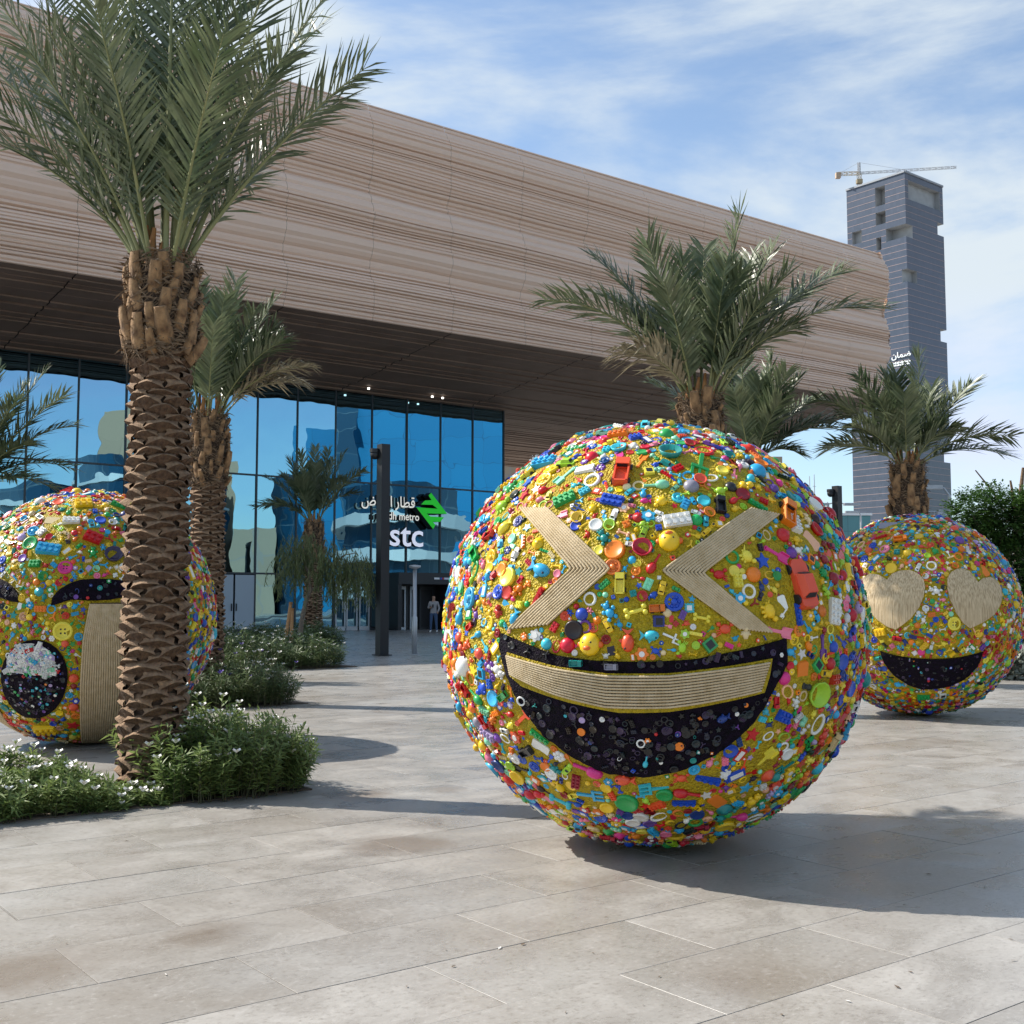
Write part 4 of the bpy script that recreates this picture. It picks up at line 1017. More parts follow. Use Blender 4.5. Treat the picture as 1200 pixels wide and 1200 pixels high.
HERO = [  # kind, variant, px, py, size px, angle, colour
 ('toy_truck', 0, 728, 552, 40, 90, 'redorange'), ('toy_truck', 0, 726, 682, 26, 90, 'lemon'), ('toy_fish', 0, 631, 667, 32, 160, 'sky'), ('bottle_cap', 0, 720, 643, 25, 0, 'orange'),
 ('toy_duck', 0, 785, 633, 30, 180, 'yellow'), ('toy_duck', 0, 691, 756, 30, 0, 'yellow'), ('toy_wheel', 0, 791, 705, 22, 0, 'blue'), ('toy_car', 0, 942, 684, 58, 95, 'redorange'),
 ('toy_truck', 0, 924, 600, 36, 60, 'orange'), ('toy_rake', 0, 821, 541, 42, 70, 'green'), ('toy_ball', 0, 811, 567, 19, 0, 'grey'), ('toy_brick', 0, 794, 608, 32, 10, 'white'),
 ('toy_cup', 0, 786, 528, 28, 0, 'teal'), ('toy_ball', 0, 920, 625, 18, 0, 'red'), ('toy_star', 0, 896, 656, 24, 20, 'blue'), ('toy_ring', 0, 860, 651, 18, 0, 'green'), ('toy_ball', 0, 885, 672, 19, 0, 'orange'),
 ('toy_ring', 0, 880, 692, 18, 0, 'white'), ('toy_shovel', 0, 913, 648, 32, 150, 'magenta'), ('toy_shovel', 0, 917, 740, 32, 170, 'pink'), ('toy_cup', 0, 961, 814, 30, 80, 'lime'),
 ('toy_ring', 1, 962, 851, 27, 70, 'white'), ('toy_star', 0, 884, 863, 22, 10, 'red'), ('toy_brick', 1, 920, 842, 26, -20, 'blue'), ('toy_shovel', 0, 899, 891, 33, 240, 'lemon'),
 ('bottle_cap', 0, 734, 944, 28, 0, 'green'), ('toy_spoon', 0, 688, 905, 36, 155, 'magenta'), ('toy_brick', 0, 717, 584, 27, -15, 'blue'), ('toy_brick', 0, 660, 583, 27, 30, 'green'),
 ('toy_car', 0, 634, 649, 4, 0, 'white'), ('toy_car', 0, 602, 648, 18, 75, 'white'), ('toy_wheel', 0, 581, 693, 18, 0, 'blue'), ('toy_fish', 0, 601, 724, 22, 60, 'sky'), ('toy_dinosaur', 0, 586, 592, 30, 30, 'lime'),
 ('toy_fish', 0, 762, 745, 25, 180, 'cyan'), ('toy_fish', 0, 735, 752, 30, 90, 'redorange'), ('toy_crab', 0, 851, 737, 24, 0, 'redorange'), ('toy_figure', 1, 876, 744, 20, 0, 'cream'), ('toy_bone', 0, 823, 724, 21, -8, 'lemon'),
 ('toy_shovel', 0, 752, 537, 24, 250, 'orange'), ('toy_spoon', 0, 770, 566, 30, 180, 'mint'), ('toy_ball', 0, 781, 505, 18, 0, 'green'), ('toy_brick', 0, 724, 506, 24, 10, 'orange'), ('toy_brick', 0, 636, 540, 30, 20, 'sky'),
 ('toy_shovel', 0, 660, 555, 30, 60, 'mint'), ('toy_block', 0, 684, 547, 24, 10, 'white'), ('toy_block', 2, 954, 632, 26, -50, 'peach'), ('toy_brick', 0, 934, 612, 24, 70, 'white'), ('toy_brick', 4, 890, 590, 25, -35, 'green'), ('toy_brick', 1, 897, 585, 14, -35, 'red'),
 ('toy_dinosaur', 0, 877, 650, 26, 300, 'lemon'), ('toy_crab', 0, 844, 672, 22, 0, 'red'), ('toy_brick', 4, 938, 720, 26, 95, 'blue'), ('toy_brick', 0, 980, 716, 30, 80, 'white'), ('toy_ball', 0, 980, 677, 16, 0, 'darkred'), ('toy_dinosaur', 0, 903, 716, 30, 280, 'yellow'),
 ('toy_block', 2, 944, 789, 27, 100, 'orange'), ('toy_ball', 0, 922, 796, 16, 0, 'magenta'), ('toy_crab', 0, 929, 765, 18, 0, 'sky'), ('toy_ring', 1, 903, 865, 15, 30, 'white'), ('toy_cup', 0, 857, 881, 18, 0, 'blue'), ('toy_cup', 1, 902, 912, 18, 60, 'redorange'),
 ('toy_star', 0, 876, 927, 20, 20, 'sky'), ('toy_brick', 4, 831, 916, 30, -12, 'blue'), ('toy_spoon', 0, 805, 933, 32, -8, 'red'), ('bottle_cap', 0, 779, 935, 20, 0, 'green'), ('toy_fish', 0, 731, 916, 27, 0, 'redorange'), ('toy_crab', 0, 799, 915, 20, 0, 'redorange'),
 ('toy_brick', 4, 802, 944, 27, 0, 'blue'), ('toy_block', 2, 842, 943, 26, -40, 'orange'), ('toy_bear', 0, 884, 940, 26, -20, 'yellow'), ('toy_rake', 0, 766, 927, 34, 5, 'cyan'), ('toy_rake', 0, 690, 935, 32, 175, 'sky'), ('toy_bone', 0, 655, 942, 28, -30, 'cyan'),
 ('toy_block', 2, 631, 878, 24, -35, 'white'), ('toy_brick', 4, 630, 865, 26, -40, 'green'), ('toy_cup', 0, 605, 912, 20, 40, 'yellow'), ('toy_wheel', 0, 624, 901, 14, 0, 'blue'), ('toy_truck', 0, 615, 882, 22, 20, 'black'), ('toy_shovel', 0, 612, 842, 34, 215, 'redorange'),
 ('bottle_cap', 0, 710, 950, 17, 0, 'yellow'), ('toy_ring', 1, 772, 961, 22, 30, 'white'), ('toy_ring', 1, 886, 962, 24, 20, 'white'), ('toy_spoon', 0, 866, 960, 26, 190, 'magenta'), ('bottle_cap', 0, 818, 958, 17, 0, 'navy'), ('toy_fish', 0, 536, 723, 22, 90, 'sky'), ('toy_spoon', 0, 555, 745, 20, 200, 'sky'),
 ('toy_ball', 0, 561, 810, 4, 0, 'white'), ('toy_ball', 0, 638, 755, 14, 0, 'cyan'), ('toy_brick', 1, 648, 735, 16, 60, 'red'), ('toy_ball', 0, 764, 655, 4, 0, 'red'), ('toy_spoon', 0, 766, 660, 28, 60, 'red'), ('toy_dinosaur', 0, 775, 585, 24, 200, 'yellow'), ('toy_truck', 0, 845, 590, 24, 80, 'black'), ('toy_dinosaur', 0, 845, 573, 22, 0, 'lime'),
 ('toy_ball', 0, 858, 568, 15, 0, 'black'), ('toy_ring', 1, 835, 557, 18, 10, 'white'), ('bottle_cap', 0, 848, 548, 16, 0, 'lemon'), ('toy_cup', 0, 893, 541, 18, 0, 'orange'), ('toy_brick', 1, 926, 590, 4, 0, 'navy'), ('toy_bear', 0, 713, 716, 26, 30, 'sky'), ('toy_bone', 0, 745, 716, 28, 15, 'lemon'), ('toy_ring', 0, 690, 701, 17, 0, 'white'),
 ('toy_bear', 0, 706, 628, 24, 30, 'teal'), ('bottle_cap', 0, 697, 613, 17, 0, 'white'), ('toy_car', 0, 719, 601, 17, 75, 'white'), ('toy_car', 0, 776, 688, 17, 75, 'yellow'), ('toy_car', 0, 712, 733, 17, -60, 'yellow'), ('toy_shovel', 0, 653, 603, 24, 200, 'pink'), ('toy_cup', 1, 628, 635, 16, 10, 'yellow'), ('toy_brick', 4, 628, 699, 26, 60, 'red'),
 ('toy_brick', 0, 565, 690, 4, 0, 'red'), ('toy_ring', 0, 588, 870, 4, 0, 'white'), ('toy_ring', 1, 589, 868, 16, -30, 'white'), ('toy_spoon', 0, 555, 818, 26, 145, 'green'), ('toy_ball', 0, 556, 848, 14, 0, 'grey'), ('toy_ball', 0, 563, 876, 14, 0, 'yellow'),
]
mpp = (ball.C - CAM).length
def put_px(bl, kind, var, px, py, spx, ang, col, lift=0.0):
    d = bl.hit(px, py, bl.R + .02); p = bl.C + d * bl.R; m_ = spx / F * (p - CAM).length
    bl.put(kind, d, m_ * 1.02, math.radians(ang), col, min(var, len(PROTO[kind]) - 1), lift=lift)
for kind, var, px, py, spx, ang, col in HERO:
    if spx > 8: put_px(ball, kind, var, px, py, spx, ang, col)
ball.fill([(K_LARGE, (.088, .125), 900, .74, True), (K_MED, (.062, .092), 14000, .66, True), (K_MED, (.044, .062), 24000, .68, True), (K_SMALL, (.026, .038), 26000, .80, True)])
def mouth_bits(bl, poly, n_dark, n_bright, sdark, sbright, holes=(), out=.018):
    P = np.array(poly); lo, hi = P.min(0), P.max(0); k = 0
    while k < n_dark + n_bright:
        q = np.array([[random.uniform(lo[0], hi[0]), random.uniform(lo[1], hi[1])]])
        if not in_poly(q, poly)[0] or any(in_poly(q, h)[0] for h in holes): continue
        d = bl.hit(q[0, 0], q[0, 1]); dark = k < n_dark
        col = random.choice([(.006, .006, .007), (.006, .006, .007), (.006, .006, .007), (.02, .012, .006), (.02, .008, .04), (.03, .012, .05), (.01, .014, .03), (.008, .018, .022)]) if dark else random.choice(['blue', 'red', 'orange', 'purple', 'cyan', 'teal', 'lilac', 'green', 'navy', 'white'])
        kind = random.choice(['button', 'toy_star', 'bottle_cap', 'toy_brick', 'toy_figure', 'toy_ring', 'toy_star'] if dark else ['bead', 'bead', 'button', 'toy_ring', 'toy_figure', 'flower_bead', 'bottle_cap'])
        bl.put(kind, d, random.uniform(*sdark) if dark else random.uniform(*sbright), None, col, lift=out); k += 1
big_teeth = [(592, 757), (653, 773), (711, 781), (784, 781), (842.5, 774), (908, 764), (905, 792), (897, 817), (842, 829), (784, 839), (726, 840), (667.5, 828), (611, 809), (597, 795)]
mouth_in = [((x - 755) * .97 + 755, (y - 825) * .955 + 825) for x, y in mouth]
mouth_bits(ball, mouth_in, 210, 22, (.022, .05), (.018, .036), [big_teeth])
for kind, var, px, py, spx, ang, col in (('toy_ring', 0, 610, 822, 12, 0, 'white'), ('toy_ring', 0, 751, 872, 11, 0, 'white'), ('bottle_cap', 0, 681, 858, 10, 0, 'orange'), ('bottle_cap', 0, 796, 875, 11, 0, 'orange'), ('toy_spoon', 0, 757, 893, 16, 80, 'cyan'), ('toy_fish', 0, 847, 842, 18, 20, 'navy'), ('toy_truck', 0, 675, 777, 16, 0, 'teal'), ('toy_truck', 0, 717, 782, 16, 0, 'grey')):
    put_px(ball, kind, var, px, py, spx, ang, col, lift=.018)
ball.finish()

# ---- ball with heart eyes
heart = Ball('heart_eyed_face_ball', 955, 1198, 598, 843, 'toy-covered ball with two straw heart eyes and an open black smile')
for poly in ([(1011, 679), (1020, 673), (1030, 674), (1040, 680), (1046, 673), (1055, 669.5), (1066, 669), (1075, 672), (1082, 679), (1084, 688), (1082, 700), (1077, 712), (1067, 725), (1058, 732), (1050, 737.5), (1040, 734), (1030, 727), (1020, 717), (1013, 705), (1009, 692)],
             [(1110, 678), (1114, 671), (1121, 667.5), (1128, 667), (1135, 670), (1141, 677), (1145, 683), (1151, 678), (1159, 677), (1166, 680), (1171, 688), (1173, 697), (1171, 708), (1164, 720), (1151, 729), (1136, 736), (1128, 730), (1120, 718), (1113, 703), (1110, 690)]):
    o = heart.patch(poly, 'heart_eye', MT['straw'], .02, step=.03, ridge=.003); tag(o, 'pale straw heart eye')
hm = [(1032, 763), (1050, 768), (1070, 771), (1095, 772), (1125, 770), (1151, 763.5), (1145, 780), (1130, 795), (1110, 804), (1082, 807), (1065, 802), (1047, 790), (1036, 775)]
o = heart.patch(hm, 'mouth', MT['mouth'], .015, step=.025, ridge=.008); tag(o, 'black sequinned smile')
mouth_bits(heart, [((x - 1092) * .93 + 1092, (y - 785) * .9 + 785) for x, y in hm], 60, 16, (.025, .05), (.02, .04))
for kind, var, px, py, spx, ang, col in (('toy_block', 2, 1040, 614, 20, 10, 'grey'), ('button', 0, 1036, 642, 12, 0, 'pink'), ('toy_ring', 0, 1008, 637, 11, 0, 'peach'), ('toy_wheel', 0, 1022, 638, 9, 0, 'blue'), ('toy_wheel', 0, 1012, 654, 9, 0, 'blue'), ('toy_truck', 0, 1055, 631, 15, 10, 'orange'),
   ('toy_brick', 2, 1051, 646, 12, 0, 'teal'), ('button', 0, 1119, 731, 15, 0, 'lemon'), ('toy_brick', 1, 1031, 741, 16, 10, 'yellow'), ('toy_ring', 0, 1092, 662, 12, 0, 'white'), ('bottle_cap', 0, 1044, 665, 13, 0, 'yellow'), ('toy_brick', 4, 1032, 628, 14, 20, 'red'), ('toy_brick', 0, 1082, 818, 13, 0, 'green'), ('toy_ball', 0, 1125, 632, 11, 0, 'purple'), ('toy_ring', 0, 1124, 651, 11, 0, 'orange'),
   ('toy_fish', 0, 1053, 803, 12, 0, 'sky'), ('toy_bear', 0, 1096, 692, 16, 70, 'white'), ('toy_block', 2, 1155, 668, 14, 110, 'orange'), ('toy_dinosaur', 0, 1096, 645, 12, 90, 'green')):
    put_px(heart, kind, var, px, py, spx, ang, col)
SPEC_FAR = [(K_LARGE, (.088, .12), 800, .74, True), (K_MED, (.062, .09), 12000, .68, True), (K_MED, (.044, .06), 18000, .70, False), (K_SMALL, (.028, .038), 14000, .85, False)]
heart.fill(SPEC_FAR); heart.finish()

# ---- crying ball
cry = Ball('crying_face_ball', -58, 251, 569, 877, 'toy-covered ball with an oval open mouth and beige rope tears')
ov = [(41 + 38.5 * math.cos(a) * (1 - .06 * math.sin(a)), 795 + 45.5 * math.sin(a)) for a in [2 * math.pi * k / 28 for k in range(28)]]
o = cry.patch(ov, 'mouth', MT['mouth'], .014, step=.025, ridge=.008); tag(o, 'black oval open mouth')
tt = [(9, 786), (10, 770), (16, 760), (26, 754), (38, 753), (50, 756), (60, 764), (66, 776), (66, 791), (40, 789)]
o = cry.patch(tt, 'teeth_band', MT['grey_metal'], .018, step=.03, ridge=.01, exclude=False); tag(o, 'white tangled upper teeth')
for k in range(230):
    q = np.array([[random.uniform(10, 66), random.uniform(754, 790)]])
    if in_poly(q, tt)[0]: cry.put(random.choice(['toy_ring', 'toy_figure', 'toy_brick', 'toy_bone', 'flower_bead']), cry.hit(*q[0]), random.uniform(.045, .09), None, random.choice(['white', 'white', 'white', (.55, .57, .56), (.64, .62, .6), (.45, .46, .48), 'lilac', 'mint', 'sky']) if random.random() < .93 else random.choice(['red', 'green', 'purple']), lift=.022)
mouth_bits(cry, [((x - 41) * .9 + 41, (y - 795) * .9 + 795) for x, y in ov], 110, 60, (.025, .05), (.02, .036), [tt])
brow_r = [(60, 710), (62, 700), (70, 691), (82, 684), (94, 680), (105, 679), (125, 679), (145, 681), (162, 687), (172, 695), (176, 703), (150, 699), (128, 703), (108, 704), (94, 703), (82, 703), (70, 707)]
brow_l = [(22, 706), (22, 696), (17, 689), (9, 682), (0, 678), (-10, 677), (-22, 680), (-30, 690), (-30, 700), (-12, 700), (2, 701), (14, 705)]
for b_ in (brow_r, brow_l):
    o = cry.patch(b_, 'closed_eye', MT['mouth'], .014, step=.025, ridge=.008); tag(o, 'black arched closed eye')
    mouth_bits(cry, [(lerp2(p, (sum(q[0] for q in b_) / len(b_), sum(q[1] for q in b_) / len(b_)), .15)) for p in b_], 14, 7, (.03, .05), (.03, .055))
tear_r = [(106, 707), (150, 706), (160, 740), (163, 800), (158, 850), (148, 876), (97, 873), (95, 840), (95, 800), (98, 750)]
tear_l = [(-24, 704), (-40, 712), (-52, 740), (-56, 790), (-46, 830), (-28, 858), (-4, 874), (25, 873), (14, 858), (2, 836), (-7, 805), (-10, 770), (-6, 740), (-4, 704)]
for tp, a0, a1 in ((tear_r, ((106, 708), (98, 750), (95, 800), (95, 840), (97, 868)), ((150, 708), (160, 740), (163, 800), (158, 850), (148, 868))),
                   (tear_l, ((-6, 708), (-8, 740), (-10, 790), (0, 832), (22, 866)), ((-26, 708), (-46, 745), (-54, 790), (-42, 830), (-10, 866)))):
    o = cry.patch(tp, 'tear_stream', MT['rope_gap'], .010, step=.03); tag(o, 'beige rope tear stream')
    nr = 26 if tp is tear_r else 20
    for k in range(nr):
        t = k / (nr - 1); cry.rope([lerp2(a, b_, t) for a, b_ in zip(a0, a1)], .0105, .014, o)
for kind, var, px, py, spx, ang, col in (('toy_brick', 1, 109, 629, 25, -25, 'red'), ('toy_brick', 0, 56, 643, 25, -5, 'sky'), ('button', 0, 76, 664, 16, 0, 'magenta'), ('button', 0, 34, 635, 17, 0, 'green'), ('toy_brick', 1, 98, 589, 24, 10, 'yellow'), ('toy_brick', 4, 78, 571, 24, 5, 'red'),
   ('button', 0, 73, 740, 21, 0, 'lemon'), ('toy_brick', 1, 40, 660, 16, 0, 'green'), ('toy_wheel', 0, 38, 621, 13, 0, 'sky'), ('bottle_cap', 0, 118, 608, 12, 0, 'blue'), ('toy_block', 2, 61, 608, 17, 0, 'cream'), ('toy_cup', 0, 134, 650, 20, 0, (.03, .02, .06)), ('toy_bear', 0, 109, 646, 16, 0, 'green'), ('toy_brick', 0, 83, 609, 18, 5, 'white'), ('toy_block', 0, 225, 670, 18, 100, 'yellow'),
   ('toy_brick', 0, 53, 856, 24, 0, 'yellow'), ('toy_ball', 0, 86, 796, 11, 0, 'redorange'), ('toy_ball', 0, 86, 830, 11, 0, 'redorange'), ('toy_star', 0, 86, 852, 18, 0, 'red'), ('toy_brick', 0, 47, 713, 13, 0, 'orange'), ('toy_brick', 1, 48, 622, 14, 60, 'white'), ('toy_brick', 4, 142, 592, 22, -40, 'green'), ('toy_ring', 1, 144, 585, 16, -20, 'pink')):
    put_px(cry, kind, var, px, py, spx, ang, col)
cry.fill(SPEC_FAR); cry.finish()
# ------------------------------------------------------------------ date palms
def frond_mesh(base, ctrl, tip, n=58, ll=.42, w=.017, droop=.10, dry=False, twist=0.0, petiole=.16, seed=0):
    R = random.Random(seed); m = MB()
    def bez(t): return base * (1 - t) ** 2 + ctrl * (2 * t * (1 - t)) + tip * t * t
    L = sum((bez((k + 1) / 12) - bez(k / 12)).length for k in range(12))
    pts = [bez(k / 14) for k in range(15)]
    r0 = .0165 * min(1.3, max(.5, L / 2.0))
    m.tube(pts, [r0 * (1.25 - 1.1 * k / 14) for k in range(15)], 5, 1)
    out = Vector((tip.x - base.x, tip.y - base.y, 0)); out = out.normalized() if out.length > .05 else Vector((1, 0, 0))
    verts = []; faces = []
    for side in (-1, 1):
        for k in range(n):
            t = petiole + (1 - petiole) * (k + R.uniform(0, .9)) / n
            p = bez(t); T = (bez(min(1, t + .02)) - bez(t - .02)).normalized()
            S = T.cross(UP); S = S.normalized() if S.length > .15 else T.cross(out.cross(UP).cross(UP) + out * .3).normalized() if False else (T.cross(UP) if T.cross(UP).length > 1e-3 else Vector((1, 0, 0))).normalized()
            if twist: S = Matrix.Rotation(twist, 3, T) @ S
            Nn = S.cross(T).normalized()
            f = math.sin(math.pi * min(1, (t - petiole) / (1 - petiole) * .66 + .17)) ** .8
            l = ll * f * R.uniform(.85, 1.12)
            fw = .75 + .55 * t + R.uniform(-.25, .25)
            D = (S * side + T * fw + Nn * (.36 + R.uniform(-.55, .5))).normalized()
            q1 = p + D * l * .5; q2 = p + D * l + Vector((0, 0, -droop * l * R.uniform(.3, 1.6))) + T * l * .06
            wv = D.cross(Nn + S * side * R.uniform(-.6, .6)); wv = wv.normalized() * w * R.uniform(.8, 1.2)
            o = len(verts)
            verts += [p - wv * .5, p + wv * .5, q1 + wv, q1 - wv, q2]
            faces += [(o, o + 1, o + 2, o + 3), (o + 3, o + 2, o + 4)]
    m.add(verts, faces, 0)
    return m
def leaf_base_mesh(w=.27, h=.12, d=.075, seed=0):
    R = random.Random(seed); m = MB(); n = 7; top = []; lip = []; low = []; tip2 = []
    for i in range(n):
        u = -1 + 2 * i / (n - 1); x = u * w / 2; k = max(0, 1 - abs(u) ** 1.7)
        low.append((x * .82, -.045, -h * (.35 + .65 * (1 - abs(u))) ))
        lip.append((x, d * (.12 + .88 * k) + R.uniform(-.005, .005), -.012 * (1 - k) * 3 + .012 * k + R.uniform(-.004, .004)))
        tip2.append((x * .80, d * (.10 + .78 * k), .016 * k + R.uniform(-.003, .003)))
        top.append((x * .86, -.04, h * (.30 + .25 * k)))
    vs = low + lip + tip2 + top
    for i in range(n - 1):
        m.add(vs, [], 0)
    m = MB(); m.add(vs, [(i, i + 1, n + i + 1, n + i) for i in range(n - 1)], 0, False)
    m.add(vs, [(n + i, n + i + 1, 2 * n + i + 1, 2 * n + i) for i in range(n - 1)], 1); m.add(vs, [(2 * n + i, 2 * n + i + 1, 3 * n + i + 1, 3 * n + i) for i in range(n - 1)], 1)
    return m
LB = [leaf_base_mesh(.27 + .05 * (k % 2), .095 + .008 * k, .058 + .007 * k, k).mesh('leaf_base', [MT['scale'], MT['cut']]) for k in range(5)]
ST = []
for k in range(4):
    m = MB(); w = .026 + .006 * k; m.tube([(0, -.04, -.10), (0, .02, -.02), (0, .055, .05), (0, .075, .075 + .015 * k)], [w * 1.25, w * 1.15, w, w * .8], 6, 0); m.v = [(x * 1.25, y, z) for x, y, z in m.v]; ST.append(m.mesh('cut_stub', [MT['stub']]))
def palm(name, base, rad, h_scale, h_crown, fronds, label, seed, detail=2, ll=.42, lean=0.0, n_extra=5, nleaf=58, w=.017, crown_r=1.15, dry=(), extra_len=(1.5, 2.0)):
    R = random.Random(seed)
    root = empty(name, base, label, 'palm tree', 'date palms on the plaza')
    prof = []
    for k in range(17):
        z = -.05 + (h_crown + .05) * k / 16; t = k / 16
        rr_ = rad * (1.06 - .14 * min(1, z / h_scale)) * .90
        if z > h_scale: rr_ = rad * crown_r * (.98 - .22 * max(0, (z - h_scale - .3) / max(.1, h_crown - h_scale)))
        prof.append((rr_, z))
    m = MB(); m.lathe(prof, 16); m.build('trunk', MT['trunk'], root)
    if detail >= 1:
        circ_ = 2 * math.pi * rad; per = 5.5; dzr = .066 * (rad / .26); nn = min(295, int(h_scale / dzr * per))
        for k in range(nn):
            z = k / nn * h_scale + .02; a = k * (2 * math.pi / per) + R.uniform(-.07, .07)
            rr_ = rad * (1.06 - .14 * z / h_scale) * .93
            o = obj('leaf_base', R.choice(LB), root); sc = rad / .26 * R.uniform(.92, 1.1)
            o.location = (rr_ * math.cos(a), rr_ * math.sin(a), z); o.rotation_euler = (R.uniform(-.25, .2), R.uniform(-.16, .16), a - math.pi / 2); o.scale = (sc * R.uniform(.85, 1.15), sc * R.uniform(.75, 1.2), sc * R.uniform(.8, 1.35))
    ns_ = 46 if detail >= 1 else 26
    for k in range(ns_):
        z = h_scale + (h_crown - h_scale) * (k + .5) / ns_; a = k * 2.399 + R.uniform(-.2, .2); rr_ = rad * crown_r * (.98 - .22 * max(0, (z - h_scale - .3) / max(.1, h_crown - h_scale)))
        o = obj('cut_stub', R.choice(ST), root); sc = rad / .26 * R.uniform(.65, 1.15)
        o.location = (rr_ * .97 * math.cos(a), rr_ * .97 * math.sin(a), z); o.rotation_euler = (R.uniform(-.2, .35), R.uniform(-.25, .25), a - math.pi / 2); o.scale = (sc * 1.2, sc, sc * R.uniform(1.0, 1.6))
    # orange leaf sheaths at the top
    m = MB()
    for k in range(10):
        a = k * 2.4; q = rad * .7
        m.tube([(q * math.cos(a), q * math.sin(a), h_crown - .25), (q * .95 * math.cos(a), q * .95 * math.sin(a), h_crown + .05), (q * .85 * math.cos(a + .2), q * .85 * math.sin(a + .2), h_crown + R.uniform(.18, .38))], [.05, .04, .015], 5)
    m.build('leaf_sheath', MT['orange_stub'], root)
    # fibre matting round the head
    m = MB(); nf = 2600 if detail >= 1 else 800
    for k in range(nf):
        a = R.uniform(0, 2 * math.pi); z = R.uniform(h_scale - .05, h_crown + .1); q = rad * crown_r * R.uniform(.86, 1.02); l = R.uniform(.04, .15)
        p = Vector((q * math.cos(a), q * math.sin(a), z)); t = Vector((-math.sin(a), math.cos(a), 0)) * R.uniform(-1, 1) + Vector((math.cos(a), math.sin(a), 0)) * R.uniform(-.1, .25) + UP * R.uniform(-.7, .5); t.normalize()
        wv = UP.cross(t).normalized() * .004 if abs(t.z) < .95 else Vector((.004, 0, 0)); wv = wv * .7 + UP * .0022
        m.add([p - wv, p + wv, p + t * l * .6 + wv * .7, p + t * l + Vector((0, 0, -.02))], [(0, 1, 2), (0, 2, 3)])
    fo = m.build('fibre_matting', MT['fibre'], root); tag(fo, kind='stuff')
    cb = Vector((0, 0, h_crown - .05)); B3 = Vector(base)
    specs = []
    for fr in fronds:
        px, py, dd, arch = fr[:4]; tip = at(px, py, base[1] + dd) - B3; specs.append((tip, arch, fr[4] if len(fr) > 4 else False))
    for k in range(n_extra):
        a = R.uniform(0, 2 * math.pi); l = R.uniform(*extra_len); e = math.radians(R.uniform(52, 82)); tip = cb + Vector((math.cos(a) * math.cos(e), math.sin(a) * math.cos(e), math.sin(e))) * l; specs.append((tip, R.uniform(.08, .25), False))
    for k, (tip, arch, isdry) in enumerate(specs):
        h = Vector((tip.x, tip.y, 0)); hd = h.normalized() if h.length > .02 else Vector((1, 0, 0))
        b0 = cb + hd * rad * .45 + Vector((R.uniform(-.04, .04), R.uniform(-.04, .04), -.05))
        v = tip - b0; ctrl = b0 + v * .5 + UP * (arch * v.length) - hd * (arch * .35 * v.length)
        mm = frond_mesh(b0, ctrl, tip, nleaf, ll * R.uniform(.9, 1.1), w, .12 if not isdry else .3, isdry, R.uniform(-.35, .35), .22, seed * 100 + k)
        mm.build('frond', [MT['frond_dry'] if isdry else MT['frond'], MT['rachis']], root)
    return root
def gpos(px, py): p = ground(px, py); return (p.x, p.y, 0.0)
def gxy(px, Y): p = at(px, 706, Y); return (p.x, Y, 0.0)
p1 = gpos(177, 929)
zc = lambda py, Y: at(600, py, Y).z
palm('date_palm', p1, .215, zc(412, p1[1]), zc(318, p1[1]), [
    (428, 80, -.1, .10), (397, -25, .3, .10), (340, -80, -.5, .08), (270, -120, .6, .05), (205, -150, -.6, .05), (140, -150, .5, .05), (85, -110, -.4, .06), (25, -70, .6, .07), (-30, -40, -.5, .08), (-75, 25, .4, .12),
    (-55, 150, -.2, .22), (290, 215, .7, .35), (50, 25, -.9, .12), (110, 5, -1.2, .10), (262, 40, -1.2, .10), (190, -60, 1.0, .05), (375, 30, .8, .12), (330, 70, -.7, .14), (-20, 60, .9, .14), (230, -90, -.2, .02), (160, -100, .1, .02), (400, 120, .6, .18), (-40, 110, -.5, .18), (110, -80, .7, .03)],
    'thick-trunked date palm rising from the white-flowered bed beside the crying face ball', 11, 2, .50, nleaf=58, w=.0115, n_extra=5, extra_len=(1.7, 2.3), crown_r=1.22)
p2 = gxy(241, 16.4)
palm('date_palm', p2, .225, zc(565, p2[1]), zc(490, p2[1]), [(278, 330, -.2, .08), (322, 352, .2, .10), (362, 430, -.2, .28, True), (300, 395, .8, .12), (232, 338, .4, .05), (205, 355, -.4, .08), (180, 420, .3, .2), (262, 350, -.6, .05), (352, 450, .3, .35, True), (298, 365, -.5, .1), (190, 470, -.3, .35), (250, 380, -.9, .02), (330, 400, -.6, .2)],
    'slimmer date palm with a half-dry frond just behind the thick-trunked palm', 12, 2, .44, n_extra=3, extra_len=(1.3, 1.7), nleaf=56)
p3 = gxy(824, 15.0)
palm('date_palm', p3, .25, zc(560, p3[1]), zc(470, p3[1]), [(640, 352, -.2, .30), (693, 298, .2, .16), (757, 283, -.4, .10), (867, 250, -.1, .03), (906, 292, .3, .08), (990, 318, .2, .20), (1040, 362, -.2, .34), (925, 318, -.5, .12), (733, 412, -.5, .32, True), (800, 300, .4, .05), (850, 310, -.7, .03), (778, 330, -.9, .08), (900, 345, -.9, .14), (765, 365, .6, .16), (880, 300, .6, .05), (950, 345, .6, .22), (700, 345, .6, .22), (825, 290, .7, .02), (935, 385, -.5, .3)],
    'wide-crowned date palm standing behind the laughing face ball', 13, 1, .54, n_extra=2, extra_len=(1.6, 2.0), nleaf=62)
p4 = gxy(882, 21.0)
palm('date_palm', p4, .24, zc(640, p4[1]), zc(540, p4[1]), [(868, 412, -.2, .06), (905, 420, .2, .06), (938, 440, -.2, .10), (978, 492, .2, .25), (848, 425, .3, .08), (792, 478, -.2, .25), (762, 448, .3, .15), (935, 530, -.3, .4), (1000, 508, .2, .35), (818, 505, -.3, .3), (915, 470, -.7, .15), (860, 460, -.7, .1), (890, 440, .6, .05), (775, 510, .2, .35), (955, 470, .5, .2)],
    'date palm half hidden between the laughing and heart-eyed balls', 14, 1, .52, n_extra=3, nleaf=52, w=.02)
p5 = gxy(1068, 20.5)
